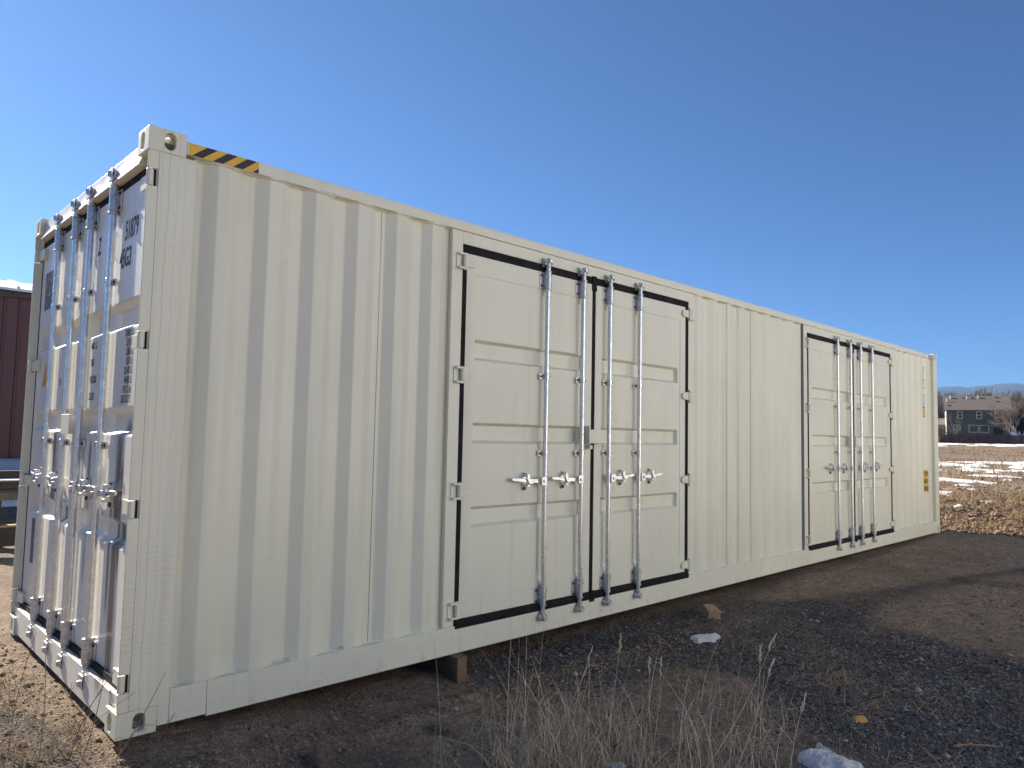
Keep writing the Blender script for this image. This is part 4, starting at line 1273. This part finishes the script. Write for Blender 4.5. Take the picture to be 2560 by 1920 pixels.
TY = at(20, 1368, 2, -.06)[1]
tr = empty('flatbed_trailer', (-1.5, TY + .6, -.06), 'parked steel flatbed trailer just left of the container', 'trailer')
def tz(v): return at(20, v, 1, TY)[2]
XL, XR = -4.6, 1.6
MB().box(XL, XR, TY + .0, TY + .06, tz(1366), tz(1319)).build('side_plate', M['steel_black'], tr, bevel=.004)
MB().box(XL, XR, TY - .015, TY + .10, tz(1318), tz(1313)).build('deck_edge', M['plywood'], tr)
MB().box(XL, XR, TY + .10, TY + .16, tz(1253), tz(1230)).build('frame_beam', M['steel_grey'], tr, bevel=.004)
m = MB()
for z0, z1, d0, d1 in ((tz(1229), tz(1224), .02, .20), (tz(1224) + .001, tz(1209), .10, .12), (tz(1209) + .001, tz(1204), .02, .20)): m.box(XL, XR, TY + d0, TY + d1, z0, z1)
m.build('deck_beam', M['steel_black'], tr, bevel=.003)
MB().box(XL, XR, TY + .03, TY + .19, tz(1204) + .002, tz(1204) + .018).build('snow_cover', M['snow'], tr, bevel=.006)
MB().box(XL, XR, TY + 1.9, TY + 1.98, at(20, 1196, 1, TY + 1.9)[2], at(20, 1177, 1, TY + 1.9)[2]).build('frame_beam', M['steel_black'], tr, bevel=.004)
for x in (-3.9, -2.4, -.9, -.28, .9):
    m = MB(); m.prism([(x, tz(1253) - .002), (x + .42, tz(1253) - .002), (x + .21, tz(1253) - .20)], 1, TY + .105, TY + .13)
    m.build('gusset', M['steel_grey'], tr)
    MB().box(x + .18, x + .24, TY + .17, TY + 1.9, tz(1250), tz(1232)).build('crossmember', M['steel_black'], tr)
for y in (TY + .3, TY + 1.7):
    for x in (-3.3, -2.35):
        w = MB().cyl((x, y - .11, .32), (x, y + .11, .32), .37, n=28).build('wheel', M['tyre'], tr, bevel=.03)
        MB().cyl((x, y - .12, .32), (x, y + .12, .32), .19, n=20).build('rim', M['steel_grey'], w)
for y in (TY + .3, TY + 1.7): MB().box(.6, .7, y - .05, y + .05, -.08, tz(1253)).build('support_leg', M['steel_black'], tr)

# ------------------------------------------------------------------ right background: field snow, fence, houses, trees, range
n = 900
d = RNG.gamma(2.6, 17, n) + 9
pick = RNG.uniform(0, 1, n)
d = np.where(pick < .30, RNG.uniform(104, 123, n), np.where(pick < .62, RNG.normal(46, 8, n), d))
aa = np.radians(RNG.uniform(60, 100, n)); x = CAM[0] + d * np.sin(aa); y = CAM[1] + d * np.cos(aa)
k = (x > 17.5) & (x < 124) & (fbm(x * .05, y * .09, 81, 3) > -.10); x, y, d = x[k], y[k], d[k]; n = len(x)
ring = 14; tt = np.linspace(0, 2 * math.pi, ring, endpoint=False)
sz = RNG.lognormal(0, .6, n) * np.clip(.0036 * d + .05, .08, .42)
rr_ = sz[:, None] * (1 + .55 * RNG.uniform(-1, 1, (n, ring)))
ar = RNG.uniform(1.2, 3.2, n)[:, None]; th = RNG.uniform(-.5, .5, n)[:, None] + math.pi / 2 - .2
ex, ey = rr_ * np.cos(tt) * ar, rr_ * np.sin(tt)
ox, oy = ex * np.cos(th) - ey * np.sin(th), ex * np.sin(th) + ey * np.cos(th)
V0 = np.stack([x[:, None] + ox, y[:, None] + oy], -1); V1 = np.stack([x[:, None] + ox * .6, y[:, None] + oy * .6], -1)
z0 = ground_z(V0[..., 0], V0[..., 1]) - .01; z1 = ground_z(V1[..., 0], V1[..., 1]) + .02 + .05 * np.clip(d / 60, .3, 1)[:, None]
cz_ = ground_z(x, y) + .03 + .06 * np.clip(d / 60, .3, 1)
VV = np.concatenate([np.concatenate([V0, z0[..., None]], -1), np.concatenate([V1, z1[..., None]], -1), np.stack([x, y, cz_], -1)[:, None]], 1)
ff = []
for k in range(ring):
    j = (k + 1) % ring
    ff += [(k, j, ring + j), (k, ring + j, ring + k), (ring + k, ring + j, 2 * ring)]
F = (np.array(ff)[None] + (np.arange(n) * (2 * ring + 1))[:, None, None]).reshape(-1, 3)
o = mesh_np('field_snow', VV.reshape(-1, 3), F, M['snow'], None, None, True)
tag(o, 'thin broken patches of old snow across the brown field', 'snow', kind='stuff')
chunk('snow_patch', [(2346, 1254), (2372, 1252), (2395, 1257), (2390, 1263), (2360, 1262), (2346, 1260)], M['snow'], 'low snow strip beside the far corner of the container', 'snow', z=.2, thick=.05, seed=21)
chunk('snow_patch', [(2440, 1260), (2460, 1258), (2500, 1262), (2495, 1267), (2460, 1266)], M['snow'], 'low snow strip on the bank right of the far corner', 'snow', z=.2, thick=.05, seed=22)
chunk('snow_patch', [(2375, 1277), (2395, 1273), (2410, 1275), (2400, 1280), (2380, 1280)], M['snow'], 'small snow scrap lowest on the sunlit bank', 'snow', z=.12, thick=.04, seed=23)

HD = 122.0                                   # depth of the house front along the view axis
def hp(u, v, dd=0.0): return Vector(at_depth(u, v, HD + dd))
def E8(x, y): return (2320 + x * .12054, 920 + y * .12054)
hv = hp(*E8(1045, 1400)) - Vector(CAM); HTH = math.atan2(hv.x, hv.y) - math.radians(3)
hr = Vector((math.cos(HTH), -math.sin(HTH), 0)); hb = Vector((math.sin(HTH), math.cos(HTH), 0)); hu = Vector((0, 0, 1)); HC = math.cos(HTH - YAW)
org = hp(*E8(1045, 1400))                    # middle of the front wall at fence-top height
GROUND_H = float(np.interp(org.x, GX, GZ))
def T_house(u, w, z): return tuple(org + hr * u + hb * (-w) + hu * z)
mpp = HD / FPX
def hx(x): return (x - 1045) * .12054 * mpp * HC
def hz(y): return (1400 - y) * .12054 * mpp
house = empty('house', tuple(T_house(0, -4, GROUND_H - org.z)), 'dark green two storey house with brown roof beyond the fence', 'house')
zb_h = GROUND_H - org.z - .3
ze = hz(880)
MB(T_house).box(hx(400), hx(1690), -8.5, 0, zb_h, ze).build('wall', M['house_green'], house)
MB(T_house).box(hx(392), hx(402), -8.6, .03, zb_h, ze).build('side_cladding', M['trim_white'], house)  # white slab over the left end wall, its sunlit look put into the colour
MB(T_house).box(hx(1686), hx(1696), -8.6, .03, zb_h, ze).build('side_cladding', M['house_green'], house)
rz = hz(596) + .35
m = MB(T_house); m.prism([(.45, ze - .08), (.45, ze + .06), (-4.3, rz), (-9.0, ze + .06), (-9.0, ze - .08), (-4.3, rz - .25)], 0, hx(350), hx(1738))
hroof = m.build('roof', M['shingle'], house)
def rsl(y):                                   # point on the front slope for crop height y
    f_ = (hz(y) - ze) / (hz(600) - ze); f_ = min(max(f_, .02), .97)
    return .45 - f_ * 4.7, ze + .06 + f_ * (rz - ze - .06)
for cx_, cy_, kind in ((505, 640, 'turbine'), (845, 660, 'pipe'), (1090, 640, 'turbine'), (418, 715, 'pipe'), (770, 636, 'box'), (960, 634, 'box'), (1460, 632, 'box'), (1460, 715, 'box'), (455, 790, 'box')):
    w_, z_ = rsl(cy_); u_ = hx(cx_)
    m = MB(T_house)
    if kind == 'turbine':
        m.cyl((u_, w_, z_ - .1), (u_, w_, z_ + .18), .14, n=12); m.cyl((u_, w_, z_ + .18), (u_, w_, z_ + .32), .19, .22, n=12); m.cyl((u_, w_, z_ + .32), (u_, w_, z_ + .48), .22, .08, n=12)
    elif kind == 'pipe':
        m.cyl((u_, w_, z_ - .1), (u_, w_, z_ + .5), .07, n=10); m.cyl((u_, w_, z_ + .46), (u_, w_, z_ + .56), .10, n=10)
    else: m.prism([(w_ + .18, z_ - .12), (w_ + .16, z_ + .10), (w_ - .14, z_ + .16), (w_ - .18, z_ - .05)], 0, u_ - .16, u_ + .16)
    m.build('roof_vent', M['vent_metal'] if kind == 'turbine' else M['shingle'] if kind == 'box' else M['trim_white'], hroof)
for x0, x1, y0, y1, split in ((622, 732, 900, 1052, 'h'), (1012, 1128, 900, 1056, 'h'), (1384, 1538, 902, 1030, 'v'), (545, 688, 1180, 1300, 'v'), (855, 1045, 1184, 1338, ''), (1075, 1262, 1186, 1342, '')):
    u0, u1, z0, z1 = hx(x0), hx(x1), hz(y1), hz(y0); t = .075
    w_ = MB(T_house)
    w_.box(u0, u0 + t, .001, .05, z0, z1); w_.box(u1 - t, u1, .001, .05, z0, z1); w_.box(u0 + t, u1 - t, .001, .05, z0, z0 + t); w_.box(u0 + t, u1 - t, .001, .05, z1 - t, z1)
    if split == 'h': w_.box(u0 + t, u1 - t, .001, .045, (z0 + z1) / 2 - .03, (z0 + z1) / 2 + .03)
    if split == 'v': w_.box((u0 + u1) / 2 - .03, (u0 + u1) / 2 + .03, .001, .045, z0 + t, z1 - t)
    win = w_.build('window', M['trim_white'], house)
    MB(T_house).box(u0 + t * .8, u1 - t * .8, .0008, .018, z0 + t * .8, z1 - t * .8).build('pane', M['window_glass'], win)
pr_ = MB(T_house); pr_.prism([(.0, hz(1110)), (1.3, hz(1150)), (1.3, hz(1165)), (.0, hz(1165))], 0, hx(1235), hx(1600)); pr_.build('porch_roof', M['house_green'], house)
MB(T_house).box(hx(1350), hx(1535), .001, .03, hz(1380), hz(1205)).build('patio_door', M['dark_interior'], house)
for x in (1290, 1560): MB(T_house).box(hx(x), hx(x) + .12, 1.1, 1.22, zb_h, hz(1165)).build('porch_post', M['house_green'], house)
# the neighbour to its left, mostly hidden by the container
nh = empty('house', tuple(T_house(hx(120), -10, GROUND_H - org.z)), 'low tan roofed house peeping out between container and green house', 'house')
MB(T_house).box(hx(-400), hx(385), -14, -5, zb_h, hz(1175)).build('wall', M['house_tan'], nh)
m = MB(T_house); m.prism([(-4.5, hz(1185)), (-4.5, hz(1170)), (-9.5, hz(1010)), (-14.5, hz(1170)), (-14.5, hz(1185))], 0, hx(-420), hx(398)); m.build('roof', M['shingle'], nh)
MB(T_house).box(hx(-380), hx(150), -30, -22, zb_h, hz(860)).build('wall', M['house_tan'], nh).name = 'rear_wing'
m = MB(T_house); m.prism([(-21.5, hz(868)), (-21.5, hz(850)), (-26, hz(700)), (-30.5, hz(850)), (-30.5, hz(868))], 0, hx(-400), hx(160)); m.build('rear_roof', M['shingle'], nh)

# fence
fe = empty('board_fence', tuple(T_house(0, 9, GROUND_H - org.z)), 'dark reddish brown wooden board fence along the far edge of the field', 'fence')
FD = 9.0
ftop = lambda u: (hz(1385) - (u - hx(200)) * .012 * 1.0) * (HD - FD) / HD * 1.0
fbot = GROUND_H - org.z - .25
u = -34.0; m = MB(T_house); pid = 0
while u < 26:
    m.box(u, u + .132, FD, FD + .02, fbot, hz(1395) + random.uniform(-.03, .03) - (.02 if random.random() < .1 else 0))
    u += .14
    pid += 1
    if pid % 17 == 0:
        m.build('board_panel', M['fence_wood'], fe)['kind'] = 'stuff'; m = MB(T_house)
        MB(T_house).box(u - .05, u + .06, FD - .13, FD - .02, fbot, hz(1385)).build('post', M['fence_wood'], fe)
m.build('board_panel', M['fence_wood'], fe)['kind'] = 'stuff'
MB(T_house).box(-34, 26, FD - .019, FD - .001, hz(1418), hz(1408)).build('rail', M['fence_wood'], fe)
p0 = T_house(hx(1030), 13, 0); 
o = blob('stone', 2444, 1106, 9, 7, SB, 'dark boulder at the foot of the fence before the green house', 'stone', seed=30, sub=3, z=1.45); o.location.z = gz(o.location.x, o.location.y) + .15
pl_s = chunk('snow_patch', [E8(1000, 1385), E8(1150, 1378), E8(1300, 1380), E8(1580, 1385), E8(1620, 1400), E8(1300, 1402), E8(1050, 1400)], M['snow'], 'snow ledge along the house foot above the fence', 'snow', z=3.2, thick=.12, seed=24) if False else None


def bare_tree(name, u, v_top, v_base, depth, spread, seed, col, label, group, levels=5, trunks=1, zbase=None, density=1.0):
    rs = random.Random(seed)
    top = at_depth(u, v_top, depth); bx_, by_ = top[0], top[1]
    z0 = gz(bx_, by_) if zbase is None else zbase
    hgt = top[2] - z0
    e = empty(name, (bx_, by_, z0), label, 'tree' if name.endswith('tree') else 'shrub', group)
    segs = {'trunk': MB(), 'crown': MB()}
    def grow_(p, dvec, ln, r, lev):
        steps_ = 3
        pts = [p]; dd = dvec.copy()
        for k in range(steps_):
            dd = (dd + Vector((rs.gauss(0, .12), rs.gauss(0, .12), rs.gauss(.04, .08)))).normalized()
            pts.append(pts[-1] + dd * ln / steps_)
        segs['trunk' if lev <= 1 else 'crown'].tube(pts, [max(.012 if depth < 118 else .040, r * (1 - .45 * k / steps_)) for k in range(steps_ + 1)], 5 if lev <= 1 else 3)
        if lev >= levels: return
        nch = max(2, int(rs.choice((3, 3, 4, 4)) * density))
        for k in range(nch):
            q = pts[rs.choice((1, 2, 3, 3))] if lev else pts[rs.choice((2, 3, 3))]
            az_ = rs.uniform(0, 6.283); sp = spread * rs.uniform(.6, 1.25)
            nd = (dd + Vector((math.cos(az_) * sp, math.sin(az_) * sp, rs.uniform(-.05, .35)))).normalized()
            grow_(q, nd, ln * rs.uniform(.58, .82), r * .55, lev + 1)
    base = Vector((bx_, by_, z0 - .1))
    for t_ in range(trunks):
        a_ = rs.uniform(0, 6.28); lean = 0 if trunks == 1 else rs.uniform(.15, .6)
        grow_(base + Vector((math.cos(a_), math.sin(a_), 0)) * (.25 if trunks > 1 else 0), Vector((math.cos(a_) * lean, math.sin(a_) * lean, 1)).normalized(), hgt * .36, hgt * .018 if trunks == 1 else hgt * .012, 0)
    allz = max(p[2] for q in segs.values() for p in q.v)
    k = hgt / (allz - z0)
    for nm, q in segs.items():
        if not q.v: continue
        q.v = [(bx_ + (p[0] - bx_) * k, by_ + (p[1] - by_) * k, z0 + (p[2] - z0) * k) for p in q.v]
        o = q.build(nm, M['bark'], e, smooth=False, recalc=False)
        c4 = np.append(np.array(col), 1).astype(np.float32)
        ca = o.data.color_attributes.new('tint', 'FLOAT_COLOR', 'POINT'); ca.data.foreach_set('color', np.tile(c4, len(q.v)))
    return e


GT = 'leafless trees behind the houses'
TB = (.30, .24, .19); TR = (.25, .185, .155); TP = (.27, .22, .165)
TL = ['tallest leafless tree rising behind the middle of the green house roof', 'leafless tree just left of the tallest one behind the green roof', 'leafless tree behind the green roof above its middle pipe', 'leafless tree at the left group behind the green roof',
      'leafless tree just right of the tallest one behind the green roof', 'leafless tree behind the right end of the green roof', 'leafless tree at the right picture edge above the shrubs', 'leafless tree above the left end of the green roof', 'leafless tree closest to the container edge']
for i, (x, yt, dep, sp) in enumerate(((1300, 385, 175, .62), (1130, 430, 180, .6), (930, 440, 185, .6), (760, 470, 190, .6), (1520, 450, 185, .6), (1660, 500, 195, .6), (1860, 420, 165, .62), (380, 490, 190, .6), (240, 465, 175, .6))):
    u, v = E8(x, yt)
    bare_tree('bare_tree', u, v, 0, dep, sp, 100 + i, TB, TL[i], GT, levels=5, density=1.3)
u, v = E8(690, 895); bare_tree('bare_tree', u, v, 0, 116, .5, 130, TP, 'slender pale leafless tree before the green house wall', None, levels=4)
u, v = E8(1860, 590); bare_tree('bare_shrub', u, v, 0, 117, .62, 131, (.36, .30, .245), 'big tangled leafless shrub right of the green house', None, levels=5, trunks=3)
u, v = E8(2080, 640); bare_tree('bare_shrub', u, v, 0, 125, .62, 135, TR, 'reddish leafless shrub at the right picture edge', None, levels=5, trunks=3)
u, v = E8(280, 625); bare_tree('bare_shrub', u, v, 0, 150, .65, 132, TR, 'reddish brown leafless thicket behind the tan roof', None, levels=5, trunks=3)
u, v = E8(230, 1190); bare_tree('bare_shrub', u, v, 0, 113, .6, 133, (.15, .115, .08), 'small leafless bush at the fence beside the container', None, levels=4, trunks=3)
u, v = E8(1990, 950); bare_tree('evergreen_tree', u, v, 0, 121, .5, 134, (.018, .022, .02), 'dark dense evergreen half hidden behind the leafless shrub', None, levels=5, trunks=2)

# distant range
NA, NRr = 220, 26
ang = np.linspace(math.radians(38), math.radians(125), NA)
rad = np.linspace(3600, 5400, NRr)
A_, Rr = np.meshgrid(ang, rad, indexing='ij')
prof_pts = [(2343, 972), (2365, 967), (2385, 969), (2400, 966), (2415, 970), (2430, 970), (2441, 965), (2462, 965), (2490, 961), (2505, 960), (2520, 962), (2535, 959), (2548, 960), (2560, 962), (2640, 955), (2760, 968)]
pa, pt = [], []
for u, v in prof_pts:
    d_ = ray(u, v); pa.append(math.atan2(d_[0], d_[1])); pt.append(d_[2] / math.hypot(d_[0], d_[1]))
el = np.interp(ang, pa, pt) + .0022 * fbm(ang * 60, 0 * ang, 91, 4)
crest = 4400
shape = np.exp(-((Rr - crest) / 480) ** 2) + .0
rid = 1 + .22 * fbm(A_ * 55, Rr / 260, 93, 4) * (1 - np.exp(-((Rr - crest) / 260) ** 2))
Zm = 1.43 + (el[:, None] * crest) * shape * rid - 30 * (1 - shape)
Xm, Ym = CAM[0] + Rr * np.sin(A_), CAM[1] + Rr * np.cos(A_)
I3 = np.arange(NA * NRr).reshape(NA, NRr)
q3 = np.stack([I3[:-1, :-1], I3[1:, :-1], I3[1:, 1:], I3[:-1, 1:]], -1).reshape(-1, 4)
mr = mesh_np('mountain_range', np.stack([Xm.ravel(), Ym.ravel(), Zm.ravel()], -1), q3, M['rock_range'], None, None, True)
tag(mr, 'blue hazy mountain range on the horizon', 'mountains', kind='structure')

# ------------------------------------------------------------------ haze
HZ_TOP = float(Zm.max()) + 20
hm = MB().box(-6100, 6100, -6100, 6100, -40, HZ_TOP)
mh = bpy.data.materials.new('haze'); mh.use_nodes = True
for nn in list(mh.node_tree.nodes): mh.node_tree.nodes.remove(nn)
out_ = mh.node_tree.nodes.new('ShaderNodeOutputMaterial'); pv = mh.node_tree.nodes.new('ShaderNodeVolumePrincipled')
pv.inputs['Color'].default_value = (.33, .62, 1.0, 1); pv.inputs['Density'].default_value = 1.5e-4; pv.inputs['Anisotropy'].default_value = .35
mh.node_tree.links.new(pv.outputs[0], out_.inputs['Volume'])
ho = hm.build('haze', mh, None, smooth=False)
tag(ho, 'thin blue distance haze over the whole place', 'haze', kind='stuff')
